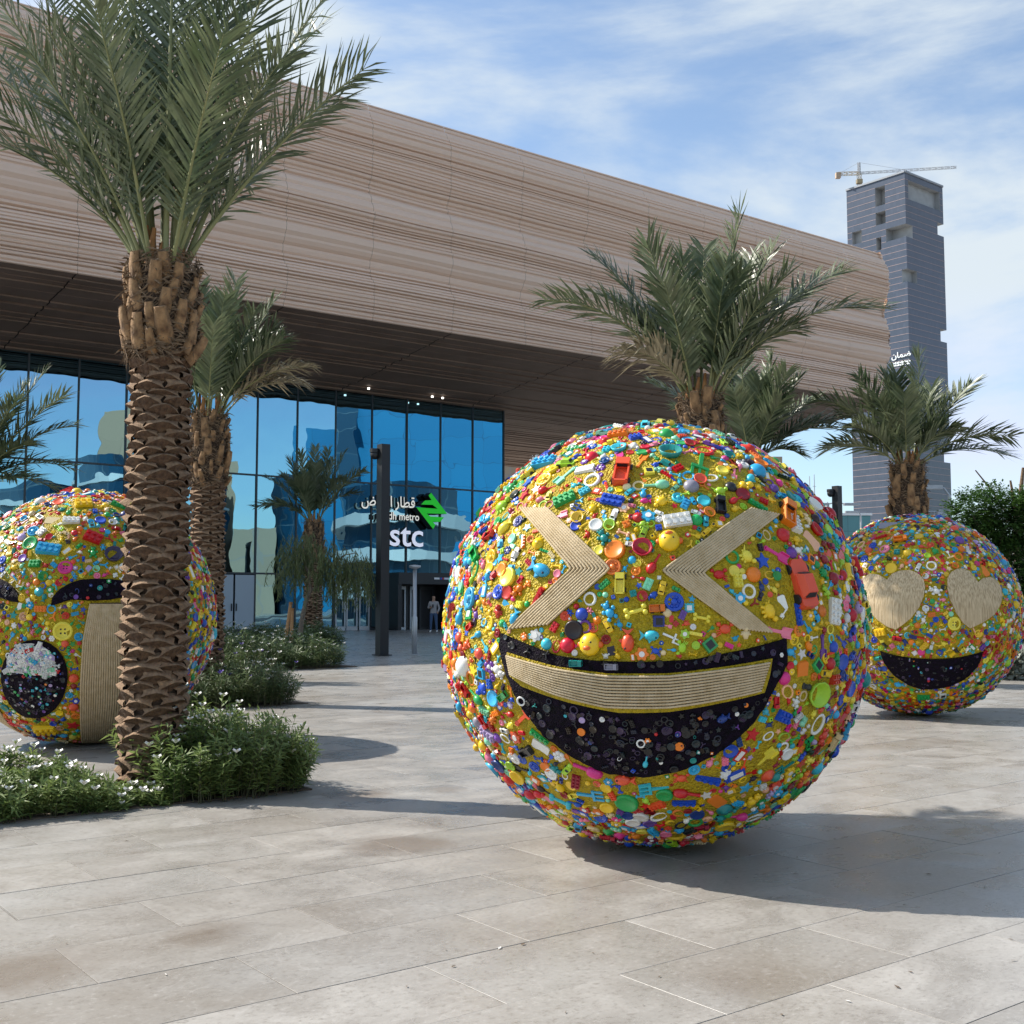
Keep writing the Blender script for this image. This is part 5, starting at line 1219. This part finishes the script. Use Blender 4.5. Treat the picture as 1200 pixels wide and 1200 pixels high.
palm('date_palm', p5, .265, zc(640, p5[1]), zc(545, p5[1]), [(1078, 415, -.1, .03), (1050, 437, .3, .05), (1008, 462, -.2, .16), (958, 470, .2, .30), (968, 526, -.2, .30), (1000, 500, -.5, .25), (1138, 450, .2, .12), (1185, 512, -.2, .28), (1180, 534, .3, .26), (1112, 468, -.5, .12), (1092, 455, .5, .06), (1030, 468, -.6, .12), (1122, 505, -.6, .4), (1060, 460, -.8, .04), (985, 485, .6, .25), (1040, 450, .5, .1)],
    'date palm with a shaggy short trunk behind the heart-eyed ball', 15, 1, .50, n_extra=2, nleaf=52, w=.02)
p6 = gxy(367, 37.0)
palm('date_palm', p6, .27, zc(660, p6[1]), zc(612, p6[1]), [(370, 524, -.2, .04), (340, 540, .2, .10), (312, 560, -.2, .2), (300, 594, .2, .32), (426, 553, -.2, .22), (404, 530, .2, .1), (420, 578, .3, .35), (390, 540, -.5, .05), (330, 556, .5, .15), (385, 528, .4, .05), (352, 530, -.4, .05), (314, 592, -.4, .35), (400, 560, -.7, .2), (345, 565, -.7, .2), (372, 545, .7, .05)],
    'small-looking date palm before the glass front beside the dark pole', 16, 2, .5, n_extra=4, nleaf=44, w=.026)
p7 = gxy(-45, 22.0)
palm('date_palm', p7, .25, zc(640, p7[1]), zc(575, p7[1]), [(0, 428, -.2, .05), (30, 450, .3, .08), (78, 462, -.2, .14), (88, 498, .2, .22), (82, 548, -.2, .30), (52, 436, .5, .08), (-25, 425, .2, .03), (62, 572, .3, .4), (18, 470, -.7, .1), (-70, 440, -.2, .1), (-130, 480, .3, .2), (40, 520, -.7, .25), (-140, 540, 0, .3), (20, 560, -.5, .4)],
    'date palm reaching its fronds over the crying face ball from beyond', 17, 1, .52, n_extra=3, nleaf=52, w=.02)

# ------------------------------------------------------------------ flowering shrubs
def shrub(px0, px1, py_front, top_px, name, label, mt, seed, depth, nst, leaf=(.07, .012), nfl=40, purple=0, per=26):
    R = random.Random(seed); a, b_ = ground(px0, py_front), ground(px1, py_front)
    # bed axis follows the paving
    fr = ground((px0 + px1) / 2, py_front); Y = fr.y; w = (b_ - a).length; H = at(600, top_px, Y + depth * .4).z
    c = fr - NRM * depth / 2; c.z = 0
    root = empty(name, c, label, 'shrub', 'flowering shrubs in the plaza beds')
    m = MB(); stems = MB(); fl = MB(); verts = []; faces = []
    for k in range(nst):
        u, v = R.uniform(-1, 1), R.uniform(-1, 1)
        if u * u * u * u + v * v * v * v > 1: continue
        p = DIR * (u * w * .46 / max(.5, DIR.x)) + NRM * (v * depth * .46)
        hgt = H * 1.04 * (1 - .42 * abs(u) ** 2.5) * (1 - .35 * max(0, v) ** 2) * R.uniform(.5, 1.1) * (1 + .3 * noise.noise((u * 2.3, v * 2, seed)))
        lean_ = Vector((u * .35 + R.uniform(-.3, .3), 0, 0)) + NRM * (v * .25 + R.uniform(-.25, .3)); top = p + UP * hgt + lean_ * hgt * .7
        ctrl = p + UP * hgt * .6 + lean_ * hgt * .15
        B_ = lambda t: p * (1 - t) ** 2 + ctrl * (2 * t * (1 - t)) + top * t * t
        stems.tube([B_(0), B_(.5), B_(1)], [.004, .003, .0015], 3)
        for j in range(per):
            t = .12 + .88 * (j + R.random()) / per; q = B_(t); T = (B_(min(1, t + .05)) - B_(t - .05)).normalized(); ang = j * 2.4 + R.uniform(-.4, .4)
            s1_ = T.orthogonal().normalized(); s2_ = T.cross(s1_)
            D = (s1_ * math.cos(ang) + s2_ * math.sin(ang) + T * R.uniform(.1, .9) + UP * R.uniform(-.2, .25)).normalized(); l = leaf[0] * R.uniform(.6, 1.25); wv = D.cross(T + UP * .01).normalized() * leaf[1] * R.uniform(.7, 1.2) * .5
            e = q + D * l + UP * (-.25 * l * R.random()); o = len(verts)
            verts += [q, q + D * l * .45 + wv, e, q + D * l * .45 - wv]; faces.append((o, o + 1, o + 2, o + 3))
        if R.random() < 2.2 * nfl / nst * (hgt / H) ** 2:
            pm = 1 if R.random() < purple else 0; r_ = R.uniform(.017, .03)
            f_ = top + UP * .012
            for z in range(5):
                an = z * 1.2566; d1 = Vector((math.cos(an), math.sin(an), .8)) + NRM * .35; d2 = Vector((-math.sin(an), math.cos(an), 0))
                fl.add([f_, f_ + d1 * r_ + d2 * r_ * .6, f_ + d1 * r_ * 1.5, f_ + d1 * r_ - d2 * r_ * .6], [(0, 1, 2, 3)], pm)
    m.add(verts, faces, 0); o = m.build('foliage', mt, root); tag(o, kind='stuff')
    o = stems.build('stems', MT['stem'], root); tag(o, kind='stuff')
    if fl.v: o = fl.build('blossom', [MT['petal'], MT['petal_purple']], root); tag(o, kind='stuff')
    return root
def soil(px0, px1, pyf, depth, nm='soil_bed'):
    a, b_ = ground(px0, pyf), ground(px1, pyf); c = ground((px0 + px1) / 2, pyf) - NRM * depth / 2; w = (b_ - a).length / max(.5, DIR.x)
    P = c - DIR * w / 2 - NRM * depth / 2; m = MB(); m.obox(P + UP * -.004, DIR * w, NRM * depth, UP * .014); tag(m.build(nm, MT['soil']), kind='structure')
soil(-60, 340, 950, 1.1)
shrub(-70, 122, 965, 897, 'flowering_shrub', 'low leafy shrub with white flowers left of the thick palm trunk', MT['shrub'], 21, 1.05, 420, (.08, .02), 60, per=34)
shrub(105, 200, 950, 926, 'flowering_shrub', 'low green shrub wrapped round the foot of the thick palm', MT['shrub'], 22, .55, 190, (.08, .02), 34, per=32)
shrub(212, 374, 938, 836, 'flowering_shrub', 'taller bushy shrub with white flowers right of the thick palm trunk', MT['shrub'], 23, 1.1, 520, (.085, .021), 80, per=34)
soil(180, 350, 830, 2.2)
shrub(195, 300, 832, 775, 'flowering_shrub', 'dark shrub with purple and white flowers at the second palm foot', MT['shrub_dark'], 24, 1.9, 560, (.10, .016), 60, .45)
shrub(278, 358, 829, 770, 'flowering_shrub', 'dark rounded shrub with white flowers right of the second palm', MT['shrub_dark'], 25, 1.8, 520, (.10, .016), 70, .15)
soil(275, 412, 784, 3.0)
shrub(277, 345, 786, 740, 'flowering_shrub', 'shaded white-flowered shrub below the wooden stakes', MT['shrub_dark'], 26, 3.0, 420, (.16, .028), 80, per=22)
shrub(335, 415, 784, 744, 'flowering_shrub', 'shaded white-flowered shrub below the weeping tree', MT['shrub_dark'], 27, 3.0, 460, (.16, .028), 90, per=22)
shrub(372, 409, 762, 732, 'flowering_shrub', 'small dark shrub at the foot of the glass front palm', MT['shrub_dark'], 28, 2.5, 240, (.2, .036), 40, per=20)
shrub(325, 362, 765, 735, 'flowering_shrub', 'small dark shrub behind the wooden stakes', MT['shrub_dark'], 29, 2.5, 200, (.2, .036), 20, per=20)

# weeping young tree with stakes
b0 = gxy(351, 31.5)
wt = empty('weeping_tree', b0, 'slender young tree with weeping pale green foliage before the glass', 'tree')
def rel(px, py, Y): return at(px, py, Y) - Vector(b0)
m = MB(); Y0 = b0[1]
tk = [Vector((0, 0, -.03)), rel(353, 730, Y0), rel(358, 706, Y0), rel(364, 692, Y0), rel(362, 672, Y0), rel(356, 655, Y0)]
m.tube(tk, [.075, .065, .055, .045, .035, .02], 8)
m.tube([tk[3], rel(374, 686, Y0 + .2), rel(380, 668, Y0 + .3), rel(390, 650, Y0)], [.04, .035, .028, .012], 6)
m.tube([tk[4], rel(350, 650, Y0 - .2), rel(340, 640, Y0 - .3)], [.03, .02, .01], 6); m.tube([rel(380, 668, Y0 + .3), rel(405, 650, Y0), rel(418, 648, Y0)], [.025, .018, .01], 6)
m.build('trunk', MT['bark'], wt)
R = random.Random(5); verts = []; faces = []; tw = MB()
cl = [(345, 640, 22, 20), (362, 632, 26, 16), (385, 645, 25, 20), (410, 652, 22, 18), (425, 662, 14, 16), (336, 652, 14, 20), (372, 655, 25, 18), (400, 668, 24, 16)]
for k in range(330):
    cx, cy, rx, ry = R.choice(cl); a = R.uniform(0, 6.28); q = R.random() ** .5
    p = rel(cx + rx * q * math.cos(a), cy + ry * q * math.sin(a) * .8, Y0 + R.uniform(-.8, .8)); L = R.uniform(.35, 1.05); drift = Vector((R.uniform(-.25, .25), R.uniform(-.25, .25), 0))
    e = p + drift + UP * -L; tw.tube([p, p + drift * .7 - UP * L * .4, e], [.006, .004, .002], 3)
    for j in range(20):
        t = (j + R.random()) / 20; c = p.lerp(e, t) + drift * .3 * math.sin(t * 3.14); l = R.uniform(.10, .2); D = Vector((R.uniform(-.6, .6), R.uniform(-.6, .6), -1)).normalized(); wv = D.cross(Vector((R.uniform(-1, 1), R.uniform(-1, 1), 0))).normalized() * .012
        o = len(verts); verts += [c, c + D * l * .5 + wv, c + D * l, c + D * l * .5 - wv]; faces.append((o, o + 1, o + 2, o + 3))
m = MB(); m.add(verts, faces); tag(m.build('crown', MT['weeping'], wt), kind='stuff'); tag(tw.build('twigs', MT['stem'], wt), kind='stuff')
for (x0, y0, x1, y1, lab) in ((333, 748, 341, 706, 'tilted orange wooden stake leaning beside the weeping tree'), (341.5, 748, 342.5, 713, 'upright orange wooden stake beside the tilted one')):
    g0 = gxy(x0, 31.2); m = MB(); e = at(x1, y1, 31.2) - Vector(g0); m.tube([(0, 0, -.02), e * .5, e], [.05, .048, .045], 7); o = m.build('wooden_stake', MT['stake']); o.location = g0; tag(o, lab, 'stake')
    m2 = MB(); m2.tube([e * .96, e * 1.0 + UP * .01], [.052, .05], 7); c = m2.build('stake_cap', MT['orange_stub'], o)

# ------------------------------------------------------------------ poles and lamps
def pole(px, py_top, Y, wd, label):
    g0 = gxy(px, Y); H = at(px, py_top, Y).z; root = empty('camera_pole', g0, label, 'pole', 'dark square poles on the plaza')
    m = MB(); m.box((0, 0, H / 2 - .02), (wd, wd, H)); o = m.build('shaft', MT['black_metal'], root); o.rotation_euler.z = rot
    m = MB(); m.box((0, 0, .012), (wd * 1.5, wd * 1.5, .024)); o = m.build('base_plate', MT['black_metal'], root); o.rotation_euler.z = rot
    m = MB(); m.tube([(-wd * .5, 0, H - .33), (-wd * .72, 0, H - .33)], .035, 6); m.sph((-wd * .9, 0, H - .30), .13, 10, 8); m.cyl((-wd * .9, 0, H - .24), .14, .1, 10); m.build('security_camera', MT['black_metal'], root)
    return root
pole(448, 520, ground(448, 768).y, .26, 'tall dark square pole with a small camera before the glass front')
pole(983.5, 569, 43.0, .26, 'dark square pole with a round camera between the two right balls')
g0 = gpos(485.5, 767); H = at(485, 667, g0[1]).z
root = empty('bollard_lamp', g0, 'short grey lamp post standing before the entrance doors', 'lamp post')
m = MB(); m.lathe([(.075, 0), (.075, 1.0), (.055, 1.03), (.052, H)], 12); m.build('post', MT['grey_metal'], root)
m = MB(); m.lathe([(.05, H), (.16, H + .05), (.16, H + .1), (.02, H + .12)], 14); m.build('lamp_head', MT['grey_metal'], root)
m = MB(); m.cyl((0, 0, 0), .14, .02, 12); m.build('base_plate', MT['grey_metal'], root)
def street_lamp(px, py_top, Y, arms, label, spots=False):
    g0 = gxy(px, Y); H = at(px, py_top, Y).z; root = empty('street_lamp', g0, label, 'street lamp', 'street lamps beyond the plaza')
    m = MB(); m.tube([(0, 0, -.02), (0, 0, H)], [.16, .09], 8); m.build('post', MT['grey_metal'], root)
    for ax, ay in arms:
        e = at(ax, ay, Y) - Vector(g0); m = MB(); m.tube([(0, 0, H - .05), Vector((e.x * .5, 0, (H + e.z) / 2 + .15)), e], [.06, .05, .05], 6); arm = m.build('arm', MT['grey_metal'], root)
        m = MB(); m.box((e.x + (-.5 if e.x < 0 else .5), 0, e.z), (1.3, .4, .2)); m.build('lamp_head', MT['grey_metal'], arm)
    if spots:
        m = MB(); zz = H - .9; m.tube([(-1.9, 0, zz), (.4, 0, zz)], .05, 6)
        for x in (-1.7, -.5): m.sph((x, 0, zz - .25), .38, 9, 6)
        m.build('floodlight', MT['grey_metal'], root)
street_lamp(1116.5, 580, 62, [(1100, 571)], 'grey street lamp with floodlights before the grey tower', True)
street_lamp(973, 590, 95, [(969, 591), (991, 591)], 'double-armed street lamp beyond the dark pole')
street_lamp(1011, 604, 110, [(1005, 600)], 'small curved street lamp at the tower foot')
for px, py, lab in ((951.5, 558, 'thin mast beside the laughing ball, the shorter one'), (957, 556, 'thin mast beside the laughing ball, the taller one')):
    g0 = gxy(px, 300); H = at(px, py, 300).z; root = empty('antenna_mast', g0, lab, 'mast'); m = MB(); m.tube([(0, 0, -.1), (0, 0, H * .7), (0, 0, H)], [.25, .2, .1], 6); m.build('shaft', MT['grey_metal'], root)
    m = MB()
    for k in range(5): m.box((0, 0, H * (.55 + .09 * k)), (.9, .1, .1))
    m.build('crossbar', MT['grey_metal'], root)

# ------------------------------------------------------------------ green tree, bare palm stems, hedge and road on the right
def leafy_tree(base, blobs, label, seed, n=5200, mt='tree', leaf=.16):
    R = random.Random(seed); root = empty('leafy_tree', base, label, 'tree'); B3 = Vector(base); Y = base[1]
    verts = []; faces = []
    cs = [(at(x, y, Y + dy) - B3, rx / F * Y, ry / F * Y) for x, y, rx, ry, dy in blobs]
    m = MB(); m.tube([(0, 0, -.05), (.05, 0, 1.2), (0, .1, 2.4)], [.16, .13, .1], 8)
    for c, rx, rz in cs: m.tube([(0, .1, 1.8), Vector((c.x * .5, c.y * .5, 2.0 + c.z * .3)), c], [.09, .06, .02], 5)
    m.build('trunk', MT['bark'], root)
    tot = sum(rx * rz for _, rx, rz in cs)
    for c, rx, rz in cs:
        for k in range(int(n * rx * rz / tot / 9)):
            d = Vector((R.gauss(0, 1), R.gauss(0, 1), R.gauss(0, 1))).normalized(); q = R.uniform(.55, 1.05) ** .7
            sp = c + Vector((d.x * rx * q, d.y * rx * q, d.z * rz * q)); D0 = (d + Vector((R.uniform(-.5, .5), R.uniform(-.5, .5), R.uniform(-.5, .2)))).normalized()
            S = D0.cross(UP).normalized()
            for j in range(9):            # a feathery spray of leaflets
                t = j // 2; side = -1 if j % 2 else 1
                a = sp + D0 * leaf * t * .8; D = (D0 + S * side * 1.2 + Vector((R.uniform(-.4, .4), R.uniform(-.4, .4), R.uniform(-.5, .3)))).normalized(); l = leaf * R.uniform(.8, 1.3); wv = D.cross(Vector((R.uniform(-.5, .5), R.uniform(-.5, .5), 1))).normalized() * l * .26
                o = len(verts); verts += [a, a + D * l * .5 + wv, a + D * l, a + D * l * .5 - wv]; faces.append((o, o + 1, o + 2, o + 3))
    m = MB(); m.add(verts, faces); tag(m.build('crown', MT[mt], root), kind='stuff'); return root
leafy_tree(gxy(1170, 30), [(1140, 605, 26, 22, 0), (1160, 592, 24, 18, .5), (1180, 610, 28, 26, 0), (1205, 635, 30, 40, .3), (1150, 640, 30, 32, .5), (1185, 670, 32, 34, 0), (1215, 600, 24, 25, 0), (1150, 690, 24, 26, .8), (1200, 715, 28, 28, .5), (1125, 610, 14, 12, 0)], 'dense dark green feathery tree behind the heart-eyed ball', 31, 42000, leaf=.095)
bp = gxy(1196, 36); root = empty('bare_palm', bp, 'bare dry palm with leafless stalks above the green tree', 'palm tree'); m = MB()
m.tube([(0, 0, -.05), (0, 0, at(1196, 620, 36).z)], [.2, .17], 8); m.build('trunk', MT['bark'], root)
for (x, y, w) in ((1143, 551, .03), (1184, 563, .05), (1199, 548, .07), (1205, 560, .05), (1225, 555, .05)):
    m = MB(); e = at(x, y, 36) - Vector(bp); s0 = Vector((0, 0, at(1196, 622, 36).z)); mid = s0.lerp(e, .6) + UP * .1
    m.tube([s0, mid, e], [w * 1.2, w, w * .6], 6); m.build('dry_stalk', MT['fibre'], root)
# silver hedge and road
gA = ground(1150, 806); gB = ground(1300, 800)
def hedge(px0, px1, py, top, Y, label, seed, mt, n=2600):
    R = random.Random(seed); g = gxy((px0 + px1) / 2, Y); w = (px1 - px0) / F * Y; H = at(600, top, Y).z; root = empty('hedge', g, label, 'hedge', 'hedges along the road'); verts = []; faces = []
    for k in range(n):
        x, y, z = R.uniform(-w / 2, w / 2), R.uniform(-.7, .7), H * R.random() ** .7 * (1 + .25 * noise.noise((x * .8 if k else 0, 1, seed)) if k else 1)
        D = Vector((R.uniform(-1, 1), R.uniform(-1, 1), R.uniform(-.2, 1))).normalized(); l = R.uniform(.08, .18); wv = D.cross(Vector((R.uniform(-1, 1), R.uniform(-1, 1), R.uniform(-1, 1)))).normalized() * l * .3
        o = len(verts); c = Vector((x, y, z)); verts += [c, c + D * l * .5 + wv, c + D * l, c + D * l * .5 - wv]; faces.append((o, o + 1, o + 2, o + 3))
    m = MB(); m.add(verts, faces); tag(m.build('foliage', mt, root), kind='stuff'); m = MB()
    for k in range(12): x = -w / 2 + w * (k + .5) / 12; m.tube([(x, 0, -.02), (x + .05, .05, H * .7)], [.025, .01], 4)
    m.build('stems', MT['stem'], root)
hedge(1140, 1300, 806, 760, 22.0, 'silvery low hedge beside the heart-eyed ball', 41, MT['silver'], 5200)
MT['asphalt'] = mat('asphalt', (.055, .055, .058), .85, var=.2, vscale=2, bump=.3, bscale=60)
rd = MB(); P = gxy(1180, 27)
rd.obox((6, 26.0, -.004), Vector((70, 8, 0)), Vector((-1, 9, 0)), UP * .008); tag(rd.build('road', MT['asphalt']), kind='structure')
kb = MB()
kb.obox((6, 25.6, -.01), Vector((70, 8, 0)), Vector((-.03, .3, 0)), UP * .16); tag(kb.build('kerb', mat('kerb_stone', (.45, .44, .42), .8, var=.1)), kind='structure')
# barrier wall, low buildings and trees that close the horizon on the right
def low_block(px0, px1, top, Y, name, m, label, windows=0, dp=12):
    g = gxy((px0 + px1) / 2, Y + dp / 2); w = (px1 - px0) / F * Y; H = at(600, top, Y).z; root = empty(name, g, label, 'building'); q = MB(); q.box((0, 0, H / 2 - .02), (w, dp, H)); me = q.mesh('wall', [m]); uv_box(me); obj('wall', me, root)
    q = MB(); q.box((0, 0, H + .14), (w + .4, dp + .4, .3)); q.build('parapet', whiteb, root)
    for k in range(windows):
        q = MB(); q.box((-w / 2 + w * (k + .5) / windows, -dp / 2 - .02, H * .6), (w / windows * .5, .1, H * .22)); q.build('window', MT['dark_frame'], root)
tealw = facade_mat('teal_cladding', (.10, .26, .28), (.12, .30, .32), 3, 3.5, (.08, .2, .22), .5, .05); redw = facade_mat('red_tile_wall', (.45, .40, .36), (.42, .30, .26), 2, 3, (.3, .2, .18), .7, .05)
low_block(900, 1008, 604, 150, 'teal_block', tealw, 'low teal clad building at the foot of the grey tower', 8)
low_block(1186, 1260, 707, 70, 'roadside_shop', redw, 'small pale shop with reddish wall across the road', 4, 8)
low_block(1100, 1400, 690, 180, 'pale_terrace', pale, 'long pale building far behind the green tree', 14, 14)
low_block(560, 900, 640, 210, 'pale_office', pale, 'long pale office block far behind the palms', 14, 16)

# ------------------------------------------------------------------ standing person by the doors
pp = gpos(508, 741); root = empty('person', pp, 'person in a grey top, blue jeans and white shoes by the entrance', 'person')
def person_mesh():
    J = [(0, 0, .93), (0, 0, 1.12), (0, 0, 1.32), (0, 0, 1.44), (0, -.01, 1.53), (0, -.01, 1.63), (0, -.01, 1.71),
         (-.10, 0, .88), (-.12, -.02, .48), (-.14, .02, .08), (-.16, -.10, .04), (.10, 0, .88), (.12, .0, .48), (.15, .03, .08), (.18, -.09, .04),
         (-.18, 0, 1.40), (-.25, .0, 1.14), (-.12, -.17, 1.16), (-.06, -.22, 1.20), (.18, 0, 1.40), (.26, .02, 1.13), (.20, -.12, .95), (.19, -.16, .86)]
    E = [(0, 1), (1, 2), (2, 3), (3, 4), (4, 5), (5, 6), (0, 7), (7, 8), (8, 9), (9, 10), (0, 11), (11, 12), (12, 13), (13, 14), (2, 15), (15, 16), (16, 17), (17, 18), (2, 19), (19, 20), (20, 21), (21, 22)]
    rad_ = [.15, .135, .155, .07, .06, .095, .075, .10, .07, .045, .04, .10, .07, .045, .04, .07, .05, .04, .038, .07, .05, .04, .038]
    me = bpy.data.meshes.new('body'); me.from_pydata(J, E, []); o = bpy.data.objects.new('body', me); COL.objects.link(o)
    md = o.modifiers.new('s', 'SKIN'); sd = o.modifiers.new('ss', 'SUBSURF'); sd.levels = 2; sd.render_levels = 2
    for k, sv in enumerate(me.skin_vertices[0].data): sv.radius = (rad_[k], rad_[k] * (.72 if k in (0, 1, 2) else 1)); sv.use_root = (k == 0)
    dg = bpy.context.evaluated_depsgraph_get(); dg.update(); r = bpy.data.meshes.new_from_object(o.evaluated_get(dg)); bpy.data.objects.remove(o); return r
me = person_mesh(); me.materials.clear()
for c, r_ in (((.32, .30, .30), .8), ((.045, .085, .17), .8), ((.35, .20, .13), .6), ((.02, .015, .012), .7), ((.7, .7, .7), .6)): me.materials.append(mat('clothing', c, r_))
for p in me.polygons:
    c = p.center; p.use_smooth = True
    p.material_index = 4 if c.z < .10 else 1 if c.z < .90 and abs(c.x) < .19 and c.y > -.14 else 2 if (c.z > 1.45 or (c.y < -.14 and c.z > .8)) else 0
    if c.z > 1.60 and (c.y > -.03 or c.z > 1.70): p.material_index = 3
obj('body', me, root)
m = MB(); m.box((-.02, -.24, 1.235), (.08, .012, .15)); m.build('phone', MT['toy_dark'], root)

# ------------------------------------------------------------------ scraps and dry leaf bits on the paving
R = random.Random(77); m = MB()
for k in range(46):
    px, py = R.uniform(-20, 1220), 880 + 310 * R.random() ** .8
    p = ground(px, py); l = R.uniform(.006, .02); a = R.uniform(0, 6.28); d = Vector((math.cos(a), math.sin(a), 0)) * l; e = Vector((-math.sin(a), math.cos(a), 0)) * l * R.uniform(.15, .45)
    p = Vector((p.x, p.y, .003))
    m.add([p - d, p + e + UP * l * .15, p + d + UP * l * R.uniform(0, .35), p - e + UP * l * .1], [(0, 1, 2, 3)], 1 if R.random() < .3 else 0)
tag(m.build('leaf_litter', [mat('dry_scrap', (.12, .085, .055), .9), mat('pale_scrap', (.6, .58, .54), .8)]), 'scattered dry leaf bits and pale scraps on the paving', 'leaf litter', kind='stuff')
